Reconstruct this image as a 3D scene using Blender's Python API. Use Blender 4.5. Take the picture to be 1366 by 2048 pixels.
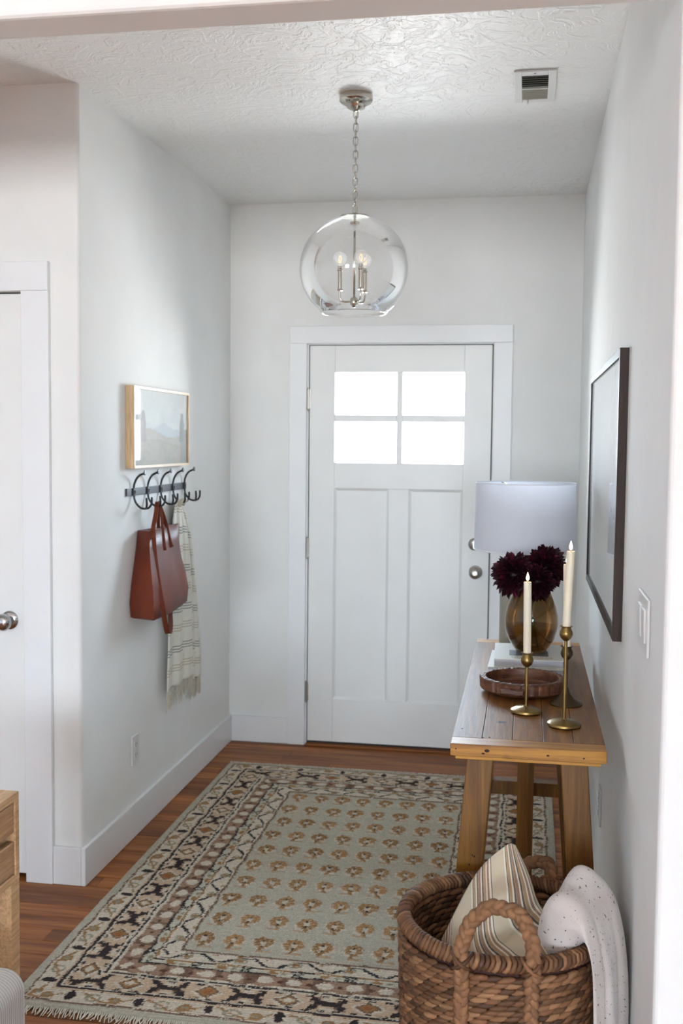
import bpy, math, random
import numpy as np
from mathutils import Vector, Matrix
random.seed(7); rng = np.random.default_rng(7)
PI = math.pi
for o in list(bpy.data.objects): bpy.data.objects.remove(o)
SC = bpy.context.scene
COL = SC.collection

# ------------------------------------------------------------------ camera
CAM_H = 1.5616
yaw, pitch, roll = 0.1719, 0.0660, 0.0097
_cy, _sy, _cp, _sp = math.cos(yaw), math.sin(yaw), math.cos(pitch), math.sin(pitch)
fw = Vector((-_sy*_cp, _cy*_cp, -_sp)); rt = Vector((_cy, _sy, 0)); up = rt.cross(fw)
r2 = rt*math.cos(roll) + up*math.sin(roll); u2 = up*math.cos(roll) - rt*math.sin(roll)
cd = bpy.data.cameras.new('camera'); cam = bpy.data.objects.new('camera', cd); COL.objects.link(cam)
cam.matrix_world = Matrix(((r2.x, u2.x, -fw.x, 0), (r2.y, u2.y, -fw.y, 0), (r2.z, u2.z, -fw.z, CAM_H), (0, 0, 0, 1)))
cd.sensor_fit = 'VERTICAL'; cd.sensor_height = 36.0; cd.lens = 36.0*2139.7/2048
cd.clip_start = 0.05; cd.clip_end = 200
cd.dof.use_dof = True; cd.dof.focus_distance = 2.75; cd.dof.aperture_fstop = 5.0
SC.camera = cam

# ------------------------------------------------------------------ world, light, exposure
WORLD_SKY = (0.77, 0.885, 1.0); WORLD_GROUND = (0.95, 0.975, 0.99)
SKY_STRENGTH, GROUND_STRENGTH = 10.0, 10.0
world = bpy.data.worlds.new('world'); SC.world = world; world.use_nodes = True
wn = world.node_tree.nodes; wl = world.node_tree.links; wn.clear()
wo = wn.new('ShaderNodeOutputWorld'); wb = wn.new('ShaderNodeBackground')
wt = wn.new('ShaderNodeTexCoord'); ws = wn.new('ShaderNodeSeparateXYZ'); wr = wn.new('ShaderNodeValToRGB'); wm = wn.new('ShaderNodeMapRange')
wl.new(wt.outputs['Generated'], ws.inputs[0]); wl.new(ws.outputs['Z'], wm.inputs['Value'])
wm.inputs['From Min'].default_value = -1; wm.inputs['From Max'].default_value = 1
wl.new(wm.outputs[0], wr.inputs[0])
cr = wr.color_ramp
g = [c*GROUND_STRENGTH/10 for c in WORLD_GROUND]; s = [c*SKY_STRENGTH/10 for c in WORLD_SKY]
cr.elements[0].position = 0.0; cr.elements[0].color = (g[0], g[1], g[2], 1)
cr.elements[1].position = 1.0; cr.elements[1].color = (s[0]*0.8, s[1]*0.9, s[2], 1)
e = cr.elements.new(0.49); e.color = (g[0], g[1], g[2], 1)
e = cr.elements.new(0.51); e.color = (s[0], s[1], s[2], 1)
wl.new(wr.outputs[0], wb.inputs[0]); wb.inputs[1].default_value = 30.0; wl.new(wb.outputs[0], wo.inputs[0])
SC.view_settings.view_transform = 'Standard'; SC.view_settings.look = 'None'
SC.view_settings.gamma = 1.0; SC.view_settings.use_curve_mapping = False
SC.view_settings.exposure = 0.84

def portal(name, loc, direction, w, h):
    """window portal: guides sky light through a window opening, gives no light of its own"""
    ld = bpy.data.lights.new(name, 'AREA'); ld.shape = 'RECTANGLE'; ld.size = w; ld.size_y = h
    o = bpy.data.objects.new(name, ld); COL.objects.link(o); o.location = loc
    o.rotation_euler = Vector(direction).to_track_quat('-Z', 'Z' if abs(direction[2]) < .5 else 'Y').to_euler()
    try: ld.cycles.is_portal = True
    except Exception: pass
    return o

# ------------------------------------------------------------------ dimensions (metres)
XL, XR, YD, HC = -1.508, 0.245, 5.323, 2.75     # entry: left wall, right wall, door wall, ceiling
YC = 3.454                                      # closet wall beside the entry
YO, YO2, ZH = 1.955, 2.065, 2.36                # cased opening to the living room: faces, underside
# (living room)
LX0, LX1, LY0 = -4.0, 2.9, -8.0
WINDOWS = [  # axis, wall coordinate, centre along the wall, z0, z1, width
    ('y', LY0, -1.7, 0.75, 2.30, 1.8), ('y', LY0, 1.2, 0.75, 2.30, 1.3), ('x', LX1, -3.6, 0.45, 2.45, 3.4)]

for k, (ax, c, m, z0, z1, w) in enumerate(WINDOWS):
    if ax == 'y': portal('window_portal', (m, c-0.10, (z0+z1)/2), (0, 1, 0), w, z1-z0)
    else: portal('window_portal', (c+(0.10 if c > 0 else -0.10), m, (z0+z1)/2), (-1 if c > 0 else 1, 0, 0), w, z1-z0)
portal('door_portal', (-0.639, YD+0.07, 1.68), (0, -1, 0), 0.66, 0.47)

# ------------------------------------------------------------------ materials
def srgb(r, g, b):
    f = lambda c: (c/255)/12.92 if c/255 <= .04045 else ((c/255+.055)/1.055)**2.4
    return (f(r), f(g), f(b), 1)
class Mat:
    def __init__(s, name):
        s.m = bpy.data.materials.new(name); s.m.use_nodes = True
        s.t = s.m.node_tree; s.n = s.t.nodes; s.l = s.t.links
        s.b = s.n['Principled BSDF']; s.out = s.n['Material Output']
    def set(s, **k):
        for a, v in k.items(): s.b.inputs[a.replace('_', ' ')].default_value = v
        return s
    def node(s, t, **k):
        n = s.n.new(t)
        for a, v in k.items(): setattr(n, a, v)
        return n
    def coord(s, kind='Object', scale=(1, 1, 1), rot=(0, 0, 0)):
        c = s.node('ShaderNodeTexCoord'); m = s.node('ShaderNodeMapping')
        m.inputs['Scale'].default_value = scale; m.inputs['Rotation'].default_value = rot
        s.l.new(c.outputs[kind], m.inputs['Vector']); return m.outputs[0]
    def noise(s, vec, scale=5, detail=4, rough=.5, dist=0):
        n = s.node('ShaderNodeTexNoise'); n.inputs['Scale'].default_value = scale
        n.inputs['Detail'].default_value = detail; n.inputs['Roughness'].default_value = rough
        n.inputs['Distortion'].default_value = dist
        s.l.new(vec, n.inputs['Vector']); return n.outputs['Fac']
    def ramp(s, fac, stops):
        r = s.node('ShaderNodeValToRGB'); c = r.color_ramp
        c.elements[0].position = stops[0][0]; c.elements[0].color = stops[0][1]
        c.elements[1].position = stops[-1][0]; c.elements[1].color = stops[-1][1]
        for p, q in stops[1:-1]:
            e = c.elements.new(p); e.color = q
        s.l.new(fac, r.inputs[0]); return r.outputs[0]
    def mix(s, fac, a, b, mode='MIX'):
        m = s.node('ShaderNodeMix', data_type='RGBA', blend_type=mode)
        for sock, v in ((m.inputs['Factor'], fac), (m.inputs[6], a), (m.inputs[7], b)):
            if hasattr(v, 'is_linked'): s.l.new(v, sock)
            else: sock.default_value = v
        return m.outputs[2]
    def math(s, op, a, b=0.0, c=None):
        m = s.node('ShaderNodeMath', operation=op)
        for i, v in enumerate((a, b) if c is None else (a, b, c)):
            if hasattr(v, 'is_linked'): s.l.new(v, m.inputs[i])
            else: m.inputs[i].default_value = v
        return m.outputs[0]
    def color(s, sock): s.l.new(sock, s.b.inputs['Base Color']); return s
    def bump(s, h, strength=.2, dist=.01):
        b = s.node('ShaderNodeBump'); b.inputs['Strength'].default_value = strength
        b.inputs['Distance'].default_value = dist
        s.l.new(h, b.inputs['Height']); s.l.new(b.outputs[0], s.b.inputs['Normal']); return s
MT = {}
def plain(name, col, rough=.5, metal=0.0, spec=.5, bump=None):
    m = Mat(name).set(Base_Color=col, Roughness=rough, Metallic=metal)
    m.b.inputs['Specular IOR Level'].default_value = spec
    v = m.coord(); n = m.noise(v, 6, 3)
    dark = tuple(c*.93 for c in col[:3]) + (1,)
    m.color(m.mix(n, dark, col))
    if bump: m.bump(m.noise(m.coord(), bump[0], 4), bump[1], bump[2])
    MT[name] = m.m; return m
plain('wall_paint', srgb(244, 244, 242), .85, 0, .2, bump=(90, .10, .002))
plain('living_bounce_grey', srgb(166, 178, 190), .8)  # unseen walls: invented blue-grey that cuts and cools light bounced into the entry
plain('trim_paint', srgb(244, 245, 246), .38)
plain('door_paint', srgb(243, 243, 241), .42)
plain('porch', srgb(120, 116, 110), .9)
plain('plastic', srgb(236, 236, 234), .3)
plain('dark_slot', srgb(40, 40, 40), .7)
plain('vent_dark', srgb(95, 100, 88), .7)
plain('vent_light', srgb(205, 207, 198), .6)
plain('chrome', srgb(190, 190, 192), .12, 1.0)
plain('satin_nickel', srgb(176, 172, 166), .30, 1.0)
plain('nickel', srgb(205, 200, 190), .14, 1.0)
plain('black_iron', srgb(22, 24, 26), .42)
plain('rack_iron', srgb(52, 52, 62), .35)
plain('brass', srgb(142, 116, 70), .34, 1.0)
plain('aged_brass', srgb(92, 78, 58), .45, 1.0)
plain('knot_brown', srgb(58, 32, 16), .8)
plain('shade_rim', srgb(240, 240, 246), .7)
plain('lamp_glaze', srgb(160, 156, 143), .45)
plain('book_cover', srgb(222, 220, 210), .5)
plain('book_pages', srgb(196, 196, 202), .8, bump=(300, .4, .001))
plain('book_print', srgb(96, 104, 106), .5)
plain('book_text', srgb(150, 140, 122), .5)
plain('wick', srgb(30, 22, 18), .9)
plain('stem_green', srgb(62, 84, 38), .5)
plain('leaf_green', srgb(78, 92, 44), .5)
plain('strap_leather', srgb(108, 48, 28), .5, 0, .3)
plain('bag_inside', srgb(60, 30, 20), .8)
plain('screw', srgb(150, 150, 150), .3, 1.0)
plain('cord', srgb(60, 60, 58), .6)

m = Mat('ceiling_paint').set(Base_Color=srgb(246, 246, 244), Roughness=.5)      # knock-down plaster
v = m.coord(); n1 = m.noise(v, 7.5, 5, .55, 1.6); n2 = m.noise(v, 20, 4, .6, .8)
r1 = m.ramp(n1, [(.46, (0, 0, 0, 1)), (.50, (1, 1, 1, 1)), (.56, (1, 1, 1, 1)), (.60, (.15, .15, .15, 1))])
r2_ = m.ramp(n2, [(.50, (0, 0, 0, 1)), (.55, (.6, .6, .6, 1))])
m.bump(m.mix(.45, r1, r2_, 'ADD'), .38, .006); MT['ceiling_paint'] = m.m

def wood(name, dark, mid, light, scale, rough=.42, axis='X', rand=.35, knots=False, spec=.5, bmp=.25):
    m = Mat(name).set(Roughness=rough); m.b.inputs['Specular IOR Level'].default_value = spec
    oi = m.node('ShaderNodeObjectInfo')
    sc = {'X': (scale*.06, scale, scale), 'Y': (scale, scale*.06, scale), 'Z': (scale, scale, scale*.06)}[axis]
    tc = m.node('ShaderNodeTexCoord'); ad = m.node('ShaderNodeVectorMath', operation='ADD')
    cm = m.node('ShaderNodeCombineXYZ'); k = m.math('MULTIPLY', oi.outputs['Random'], 37.0)
    for i in range(3): m.l.new(k, cm.inputs[i])
    m.l.new(tc.outputs['Object'], ad.inputs[0]); m.l.new(cm.outputs[0], ad.inputs[1])
    mp = m.node('ShaderNodeMapping'); mp.inputs['Scale'].default_value = sc; m.l.new(ad.outputs[0], mp.inputs[0])
    a = m.noise(mp.outputs[0], 1.0, 6, .62, 1.2); b = m.noise(mp.outputs[0], 5.0, 4, .7, .4)
    base = m.ramp(a, [(.28, dark), (.5, mid), (.75, light)])
    fine = m.ramp(b, [(.36, (.60, .54, .46, 1)), (.58, (1, 1, 1, 1))])
    c = m.mix(.70, base, fine, 'MULTIPLY')
    hv = m.node('ShaderNodeHueSaturation'); m.l.new(c, hv.inputs['Color'])
    m.l.new(m.math('MULTIPLY_ADD', oi.outputs['Random'], rand*2, 1-rand), hv.inputs['Value'])
    c = hv.outputs[0]
    if knots:
        vo = m.node('ShaderNodeTexVoronoi'); vo.inputs['Scale'].default_value = 6.0
        m.l.new(ad.outputs[0], vo.inputs['Vector'])
        kk = m.ramp(vo.outputs['Distance'], [(.0, (1, 1, 1, 1)), (.05, (.9, .9, .9, 1)), (.11, (0, 0, 0, 1))])
        c = m.mix(kk, c, (dark[0]*.45, dark[1]*.4, dark[2]*.4, 1))
    m.color(c).bump(b, bmp, .002); MT[name] = m.m; return m
wood('floor_wood', srgb(96, 50, 22), srgb(144, 84, 38), srgb(186, 122, 62), 16, .46, 'X', .32, spec=.28)
wood('table_wood', srgb(88, 54, 22), srgb(132, 88, 40), srgb(158, 112, 58), 20, .48, 'Y', .10, True, .35)
wood('table_wood_cross', srgb(140, 88, 22), srgb(182, 126, 38), srgb(206, 152, 58), 20, .42, 'X', .08, True)
wood('leg_wood', srgb(88, 52, 10), srgb(120, 78, 16), srgb(146, 100, 28), 22, .45, 'Z', .10, True)
wood('oak', srgb(206, 162, 116), srgb(224, 184, 138), srgb(234, 198, 154), 24, .45, 'Y', .05)
wood('oak_drawer', srgb(172, 132, 96), srgb(190, 150, 112), srgb(204, 166, 126), 30, .45, 'Y', .05)
wood('pale_frame_wood', srgb(198, 164, 118), srgb(214, 182, 138), srgb(224, 196, 156), 24, .4, 'Z', .03)
wood('dark_frame_wood', srgb(48, 36, 32), srgb(62, 47, 41), srgb(74, 57, 49), 30, .5, 'Z', .03, spec=.3)
wood('tray_wood', srgb(58, 33, 22), srgb(100, 60, 40), srgb(148, 98, 68), 26, .40, 'X', .02, False, .5, .5)

def attr_mat(name, rough, attr='Col', spec=.4, bump=None, sheen=0):
    m = Mat(name).set(Roughness=rough); m.b.inputs['Specular IOR Level'].default_value = spec
    a = m.node('ShaderNodeAttribute', attribute_name=attr); m.color(a.outputs['Color'])
    if bump: m.bump(m.noise(m.coord(), bump[0], 3), bump[1], bump[2])
    if sheen: m.b.inputs['Sheen Weight'].default_value = sheen
    MT[name] = m.m; return m
attr_mat('rug_wool', .95, spec=.1, bump=(500, .5, .002))
attr_mat('seagrass', .62, spec=.35, bump=(180, .5, .002))
m = attr_mat('landscape_print', .6); m.b.inputs['Coat Weight'].default_value = 1; m.b.inputs['Coat Roughness'].default_value = .03
m = attr_mat('pale_print', .6); m.b.inputs['Coat Weight'].default_value = 1; m.b.inputs['Coat Roughness'].default_value = .02

m = Mat('fringe').set(Base_Color=srgb(205, 196, 176), Roughness=.9); m.color(m.ramp(m.noise(m.coord(), 60), [(.3, srgb(194, 184, 164)), (.7, srgb(222, 215, 200))])); MT['fringe'] = m.m

m = Mat('leather').set(Roughness=.46); m.b.inputs['Specular IOR Level'].default_value = .32
v = m.coord(); m.color(m.ramp(m.noise(v, 5, 4), [(.3, srgb(88, 36, 20)), (.7, srgb(116, 50, 30))])); m.bump(m.noise(v, 160, 3), .15, .001); MT['leather'] = m.m

m = Mat('candle_wax').set(Base_Color=srgb(232, 222, 200), Roughness=.45)
m.b.inputs['Subsurface Weight'].default_value = .35; m.b.inputs['Subsurface Radius'].default_value = (.02, .012, .006); MT['candle_wax'] = m.m
m = Mat('flame'); e = m.node('ShaderNodeEmission'); e.inputs[0].default_value = (1, .60, .30, 1); e.inputs[1].default_value = 9
m.l.new(e.outputs[0], m.out.inputs[0]); MT['flame'] = m.m
m = Mat('filament'); e = m.node('ShaderNodeEmission'); e.inputs[0].default_value = (1, .62, .34, 1); e.inputs[1].default_value = 1.0
m.l.new(e.outputs[0], m.out.inputs[0]); MT['filament'] = m.m

def thin_glass(name, tint, ior=1.45, rough=0.0, boost=1.0, tgloss=(1, 1, 1, 1)):
    m = Mat(name); t = m.node('ShaderNodeBsdfTransparent'); t.inputs[0].default_value = tint
    g = m.node('ShaderNodeBsdfGlossy'); g.inputs['Roughness'].default_value = rough; g.inputs[0].default_value = tgloss
    f = m.node('ShaderNodeFresnel'); f.inputs[0].default_value = ior
    mx = m.node('ShaderNodeMixShader'); m.l.new(m.math('MULTIPLY', f.outputs[0], boost), mx.inputs[0])
    m.l.new(t.outputs[0], mx.inputs[1]); m.l.new(g.outputs[0], mx.inputs[2]); m.l.new(mx.outputs[0], m.out.inputs[0])
    MT[name] = m.m
thin_glass('pane_glass', (.97, .98, .98, 1))
thin_glass('globe_glass', (.985, .985, .985, 1), 1.4, 0.02, .8)
m = Mat('bulb_glass'); t_ = m.node('ShaderNodeBsdfTransparent'); d_ = m.node('ShaderNodeBsdfTranslucent'); d_.inputs[0].default_value = (.9, .9, .9, 1)
lw = m.node('ShaderNodeLayerWeight'); lw.inputs[0].default_value = .35; mx = m.node('ShaderNodeMixShader'); m.l.new(m.math('MULTIPLY_ADD', lw.outputs['Facing'], .55, .12), mx.inputs[0])
m.l.new(t_.outputs[0], mx.inputs[1]); m.l.new(d_.outputs[0], mx.inputs[2]); m.l.new(mx.outputs[0], m.out.inputs[0]); MT['bulb_glass'] = m.m
thin_glass('vase_glass', (.70, .55, .37, 1), 1.5, .01, .8)
thin_glass('water', (.84, .68, .36, 1), 1.33, .0, .7)

m = Mat('shade_fabric').set(Base_Color=srgb(226, 227, 233), Roughness=.9)
tr = m.node('ShaderNodeBsdfTranslucent'); tr.inputs[0].default_value = srgb(232, 234, 244)
mx = m.node('ShaderNodeMixShader'); mx.inputs[0].default_value = .38
m.l.new(m.b.outputs[0], mx.inputs[1]); m.l.new(tr.outputs[0], mx.inputs[2]); m.l.new(mx.outputs[0], m.out.inputs[0])
m.bump(m.noise(m.coord(scale=(1, 1, .2)), 300, 2), .1, .001); MT['shade_fabric'] = m.m

def stripes_mat(name, base, bands, uvaxis='X', rough=.95, weave=(400, .3, .001), wobble=.008):
    """bands: list of (start, end, colour) along the UV axis"""
    m = Mat(name).set(Roughness=rough); m.b.inputs['Specular IOR Level'].default_value = .15
    tc = m.node('ShaderNodeTexCoord'); sp = m.node('ShaderNodeSeparateXYZ'); m.l.new(tc.outputs['UV'], sp.inputs[0])
    x = sp.outputs[uvaxis]
    wob = m.math('MULTIPLY_ADD', m.noise(tc.outputs['UV'], 14, 2), wobble, -wobble/2)
    x = m.math('ADD', x, wob)
    c = base
    nz = m.noise(m.coord(), 40, 4)
    c = m.mix(nz, tuple(q*.90 for q in base[:3])+(1,), base)
    for a, b_, col in bands:
        f = m.math('MULTIPLY', m.math('GREATER_THAN', x, a), m.math('LESS_THAN', x, b_))
        f = m.math('MULTIPLY', f, m.math('MULTIPLY_ADD', m.noise(tc.outputs['UV'], 90, 2), .5, .6))
        c = m.mix(f, c, col)
    m.color(c).bump(m.noise(m.coord(), weave[0], 2), weave[1], weave[2]); MT[name] = m.m
cream = srgb(206, 192, 168)
gB, gR, gT, gD, gW = srgb(92, 88, 84), srgb(150, 112, 96), srgb(168, 136, 100), srgb(60, 60, 66), srgb(226, 220, 206)
bands = []
for c0, q0 in ((.19, 1.85), (.60, 1.1), (.93, .7)):
    for off, w, col in ((-.085, .006, gD), (-.076, .012, gW), (-.062, .016, gR), (-.044, .008, gW), (-.034, .020, gT), (-.012, .012, gD), (.002, .008, gW),
                        (.012, .020, gR), (.034, .012, gB), (.048, .008, gW), (.058, .016, gT), (.076, .006, gD), (.084, .010, gW)):
        bands.append((c0+off*q0, c0+off*q0+w*q0, col))
stripes_mat('pillow_linen', cream, bands)
tb = []
for k in range(6):
    z = .66+.172*(k-1)
    for q in (-.012, 0, .012): tb.append((z+q-.0022, z+q+.0022, srgb(112, 120, 120)))
    z = .579+.172*(k-1)
    for q in (-.012, 0, .012): tb.append((z+q-.0022, z+q+.0022, srgb(188, 176, 150)))
stripes_mat('towel_cotton', srgb(238, 235, 224), tb, 'Y', .95, (260, .4, .002), .002)
m = Mat('speckled_wool').set(Roughness=1.0); m.b.inputs['Specular IOR Level'].default_value = .1; m.b.inputs['Sheen Weight'].default_value = .4
v = m.coord(); n = m.noise(v, 150, 1.5, .4); n3 = m.noise(v, 9, 3)
sp = m.ramp(n, [(.0, (0, 0, 0, 1)), (.68, (0, 0, 0, 1)), (.72, (1, 1, 1, 1))])
base = m.ramp(n3, [(.3, srgb(196, 184, 178)), (.7, srgb(214, 205, 199))])
m.color(m.mix(sp, base, srgb(90, 76, 70))).bump(m.noise(v, 260, 3), .5, .002); MT['speckled_wool'] = m.m
m = Mat('ticking_fabric').set(Roughness=.95); m.b.inputs['Specular IOR Level'].default_value = .15
tc = m.node('ShaderNodeTexCoord'); spx = m.node('ShaderNodeSeparateXYZ'); m.l.new(tc.outputs['UV'], spx.inputs[0])
wv = m.math('FRACT', m.math('MULTIPLY', spx.outputs['X'], 1.0))
m.color(m.ramp(wv, [(.0, srgb(206, 203, 198)), (.78, srgb(212, 209, 204)), (.80, srgb(118, 120, 126)), (.90, srgb(118, 120, 126)), (.92, srgb(206, 203, 198))]))
m.bump(m.noise(m.coord(), 300, 2), .3, .001); MT['ticking_fabric'] = m.m
m = Mat('dahlia_petal').set(Roughness=.55); m.b.inputs['Specular IOR Level'].default_value = .3
a = m.node('ShaderNodeAttribute', attribute_name='Col'); m.color(a.outputs['Color']); MT['dahlia_petal'] = m.m

# ------------------------------------------------------------------ mesh helpers
class MB:
    def __init__(s): s.v = []; s.f = []; s.uv = None; s.col = []; s.curcol = None
    def add(s, vs, fs):
        k = len(s.v); s.v.extend([tuple(p) for p in vs]); s.f.extend([tuple(i+k for i in f) for f in fs])
        if s.curcol is not None: s.col.extend([s.curcol]*len(vs))
        return k
    def box(s, x0, x1, y0, y1, z0, z1):
        s.add([(x0, y0, z0), (x1, y0, z0), (x1, y1, z0), (x0, y1, z0), (x0, y0, z1), (x1, y0, z1), (x1, y1, z1), (x0, y1, z1)],
              [(3, 2, 1, 0), (4, 5, 6, 7), (0, 1, 5, 4), (1, 2, 6, 5), (2, 3, 7, 6), (3, 0, 4, 7)]); return s
    def hexa(s, p):     # 8 points: bottom ring then top ring
        s.add(p, [(3, 2, 1, 0), (4, 5, 6, 7), (0, 1, 5, 4), (1, 2, 6, 5), (2, 3, 7, 6), (3, 0, 4, 7)]); return s
    def loft(s, rings, cap=True, closed=True, loop=False):
        n = len(rings[0]); vs = [p for r in rings for p in r]; fs = []
        R = len(rings)
        for i in range(R if loop else R-1):
            j = (i+1) % R
            for k in range(n if closed else n-1):
                k2 = (k+1) % n; fs.append((i*n+k, i*n+k2, j*n+k2, j*n+k))
        if cap and not loop and closed: fs.append(tuple(range(n))[::-1]); fs.append(tuple((R-1)*n+k for k in range(n)))
        s.add(vs, fs); return s
    def lathe(s, prof, c=(0, 0, 0), seg=40, axis='Z', cap=True):
        rings = []
        for r, h in prof:
            ring = []
            for k in range(seg):
                a = 2*PI*k/seg; x, y = r*math.cos(a), r*math.sin(a)
                p = {'Z': (x, y, h), 'Y': (x, h, -y), 'X': (h, x, y)}[axis]
                ring.append((c[0]+p[0], c[1]+p[1], c[2]+p[2]))
            rings.append(ring)
        return s.loft(rings, cap=cap)
    def tube(s, path, rad, seg=10, loop=False, flat=1.0, upv=None):
        P = [Vector(p) for p in path]; n = len(P); rings = []
        prev = None
        for i in range(n):
            if loop: t = P[(i+1) % n]-P[i-1]
            else: t = P[min(i+1, n-1)]-P[max(i-1, 0)]
            t.normalize()
            if prev is None:
                a = Vector(upv) if upv else (Vector((0, 0, 1)) if abs(t.z) < .9 else Vector((1, 0, 0)))
            else: a = prev
            b = a - t*a.dot(t)
            if b.length < 1e-6: b = Vector((1, 0, 0)) - t*t.x
            b.normalize(); prev = b if not upv else Vector(upv); c = t.cross(b)
            r = rad[i] if isinstance(rad, (list, tuple)) else rad
            rings.append([tuple(P[i] + b*(r*flat*math.cos(2*PI*k/seg)) + c*(r*math.sin(2*PI*k/seg))) for k in range(seg)])
        return s.loft(rings, cap=True, loop=loop)
    def ellip(s, c, ax, seg=8, rings=5):
        """ax: three vectors (semi-axes), long axis first"""
        A, B, Cc = [Vector(a) for a in ax]; c = Vector(c); vs = [tuple(c-A)]; fs = []
        for i in range(1, rings):
            t = PI*i/rings
            for k in range(seg):
                p = 2*PI*k/seg
                vs.append(tuple(c - A*math.cos(t) + B*(math.sin(t)*math.cos(p)) + Cc*(math.sin(t)*math.sin(p))))
        vs.append(tuple(c+A)); L = len(vs)-1
        for k in range(seg):
            k2 = (k+1) % seg
            fs.append((0, 1+k2, 1+k)); fs.append((L, L-seg+k, L-seg+k2))
            for i in range(rings-2):
                a = 1+i*seg
                fs.append((a+k, a+k2, a+seg+k2, a+seg+k))
        s.add(vs, fs); return s
WL = {}
def build(mb, name, mat, parent=None, bevel=0, smooth=False, segs=2, sub=0, solid=0, origin=None, auto=None):
    me = bpy.data.meshes.new(name)
    L = Vector(WL.get(parent.name, (0, 0, 0))) if parent else (Vector(origin) if origin else Vector((0, 0, 0)))
    me.from_pydata([(p[0]-L.x, p[1]-L.y, p[2]-L.z) for p in mb.v], [], mb.f)
    me.materials.append(MT[mat]); o = bpy.data.objects.new(name, me); COL.objects.link(o)
    if parent: o.parent = parent
    else: o.location = L
    WL[o.name] = tuple(L)
    if mb.col and len(mb.col) == len(mb.v):
        ca = me.color_attributes.new('Col', 'FLOAT_COLOR', 'POINT')
        ca.data.foreach_set('color', np.array([(c[0], c[1], c[2], 1) for c in mb.col], dtype=np.float32).ravel())
    if mb.uv is not None:
        ul = me.uv_layers.new(name='UVMap'); idx = np.empty(len(me.loops), dtype=np.int32); me.loops.foreach_get('vertex_index', idx)
        ul.data.foreach_set('uv', np.array(mb.uv, dtype=np.float32)[idx].ravel())
    if smooth: me.polygons.foreach_set('use_smooth', [True]*len(me.polygons))
    if auto: me.set_sharp_from_angle(angle=math.radians(auto))
    if solid: md = o.modifiers.new('s', 'SOLIDIFY'); md.thickness = solid; md.offset = 0
    if sub: md = o.modifiers.new('u', 'SUBSURF'); md.levels = sub; md.render_levels = sub
    if bevel: md = o.modifiers.new('b', 'BEVEL'); md.width = bevel; md.segments = segs; md.limit_method = 'ANGLE'; md.angle_limit = .6
    me.update(); return o
def tag(o, label=None, cat=None, group=None, kind=None):
    if label: o['label'] = label
    if cat: o['category'] = cat
    if group: o['group'] = group
    if kind: o['kind'] = kind
    return o
def thing(name, loc, label, cat, group=None):
    o = bpy.data.objects.new(name, None); COL.objects.link(o); o.location = loc; o.empty_display_size = .05
    WL[o.name] = tuple(loc); return tag(o, label, cat, group)
def struct(mb, name, mat, bevel=0, smooth=False, **k): return tag(build(mb, name, mat, bevel=bevel, smooth=smooth, **k), kind='structure')
def dup(root, loc, label=None):
    r = root.copy(); COL.objects.link(r); r.location = loc; WL[r.name] = tuple(loc)
    if label: r['label'] = label
    for ch in list(root.children):
        c = ch.copy(); COL.objects.link(c); c.parent = r
        for gch in ch.children:
            d = gch.copy(); COL.objects.link(d); d.parent = c
    return r
def catmull(P, n):
    P = [Vector(p) for p in P]; out = []
    for i in range(len(P)-1):
        p0 = P[max(i-1, 0)]; p1 = P[i]; p2 = P[i+1]; p3 = P[min(i+2, len(P)-1)]
        for k in range(n):
            t = k/n
            out.append(.5*((2*p1)+(p2-p0)*t+(2*p0-5*p1+4*p2-p3)*t*t+(3*p1-p0-3*p2+p3)*t**3))
    out.append(P[-1]); return out

# ================================================================== SETTING
T = .11
# floor: sub floor, then boards as parts
fl = struct(MB().box(LX0-.2, LX1+.2, LY0-.2, YD+.12, -.08, -.004), 'floor', 'dark_slot')
BW = .0825; lens = [.45, .62, .8, .98, 1.2]
bm_cache = {}
def board_mesh(L):
    if L in bm_cache: return bm_cache[L]
    me = bpy.data.meshes.new('floor_board'); g_ = .0006; c = .0012
    a, b = L-2*g_, BW-2*g_
    v = [(g_, g_, -.004), (L-g_, g_, -.004), (L-g_, BW-g_, -.004), (g_, BW-g_, -.004),
         (g_, g_, -c), (L-g_, g_, -c), (L-g_, BW-g_, -c), (g_, BW-g_, -c),
         (g_+c, g_+c, 0), (L-g_-c, g_+c, 0), (L-g_-c, BW-g_-c, 0), (g_+c, BW-g_-c, 0)]
    f = [(0, 1, 5, 4), (1, 2, 6, 5), (2, 3, 7, 6), (3, 0, 4, 7), (4, 5, 9, 8), (5, 6, 10, 9), (6, 7, 11, 10), (7, 4, 8, 11), (8, 9, 10, 11)]
    me.from_pydata(v, [], f); me.materials.append(MT['floor_wood']); bm_cache[L] = me; return me
y = YD+.02; rows = 0
rb = random.Random(3)
while y > 2.62:
    y -= BW; x = -1.56 if y+BW > YC else -2.6
    sh_ = rb.random()*.4; x -= sh_ if y+BW > YC else 0; first = sh_
    while x < XR:
        L = rb.choice(lens)-first*(y+BW <= YC); first = 0; L = max(round(L, 2), .2)
        if x+L > XR+.01: L = round(XR+.01-x, 3)
        if L > .04:
            o = bpy.data.objects.new('floor_board', board_mesh(L)); COL.objects.link(o); o.parent = fl; o.location = (x, y, 0)
        x += L
Y_B = y
mb = MB(); rb = random.Random(4)
while y > LY0:
    y -= BW; x = LX0-rb.random()*.5
    xe = LX1 if y < YO-.02 else XR+.01
    while x < xe:
        L = rb.uniform(.6, 1.6); x2 = min(x+L, xe+.0)
        mb.box(x+.0006, x2-.0006, y+.0006, y+BW-.0006, -.004, 0); x = x2
tag(build(mb, 'floor_boards', 'floor_wood', fl), kind='stuff')
mb = MB()                                           # left part of the passage in front of the closet
y = Y_B+BW
while y < YC:
    x = -3.4+rb.random()*.3
    mb.box(-4.0, x-.0006, y-BW+.0006, y-.0006, -.004, 0).box(x+.0006, -2.6006, y-BW+.0006, y-.0006, -.004, 0); y += BW
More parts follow.
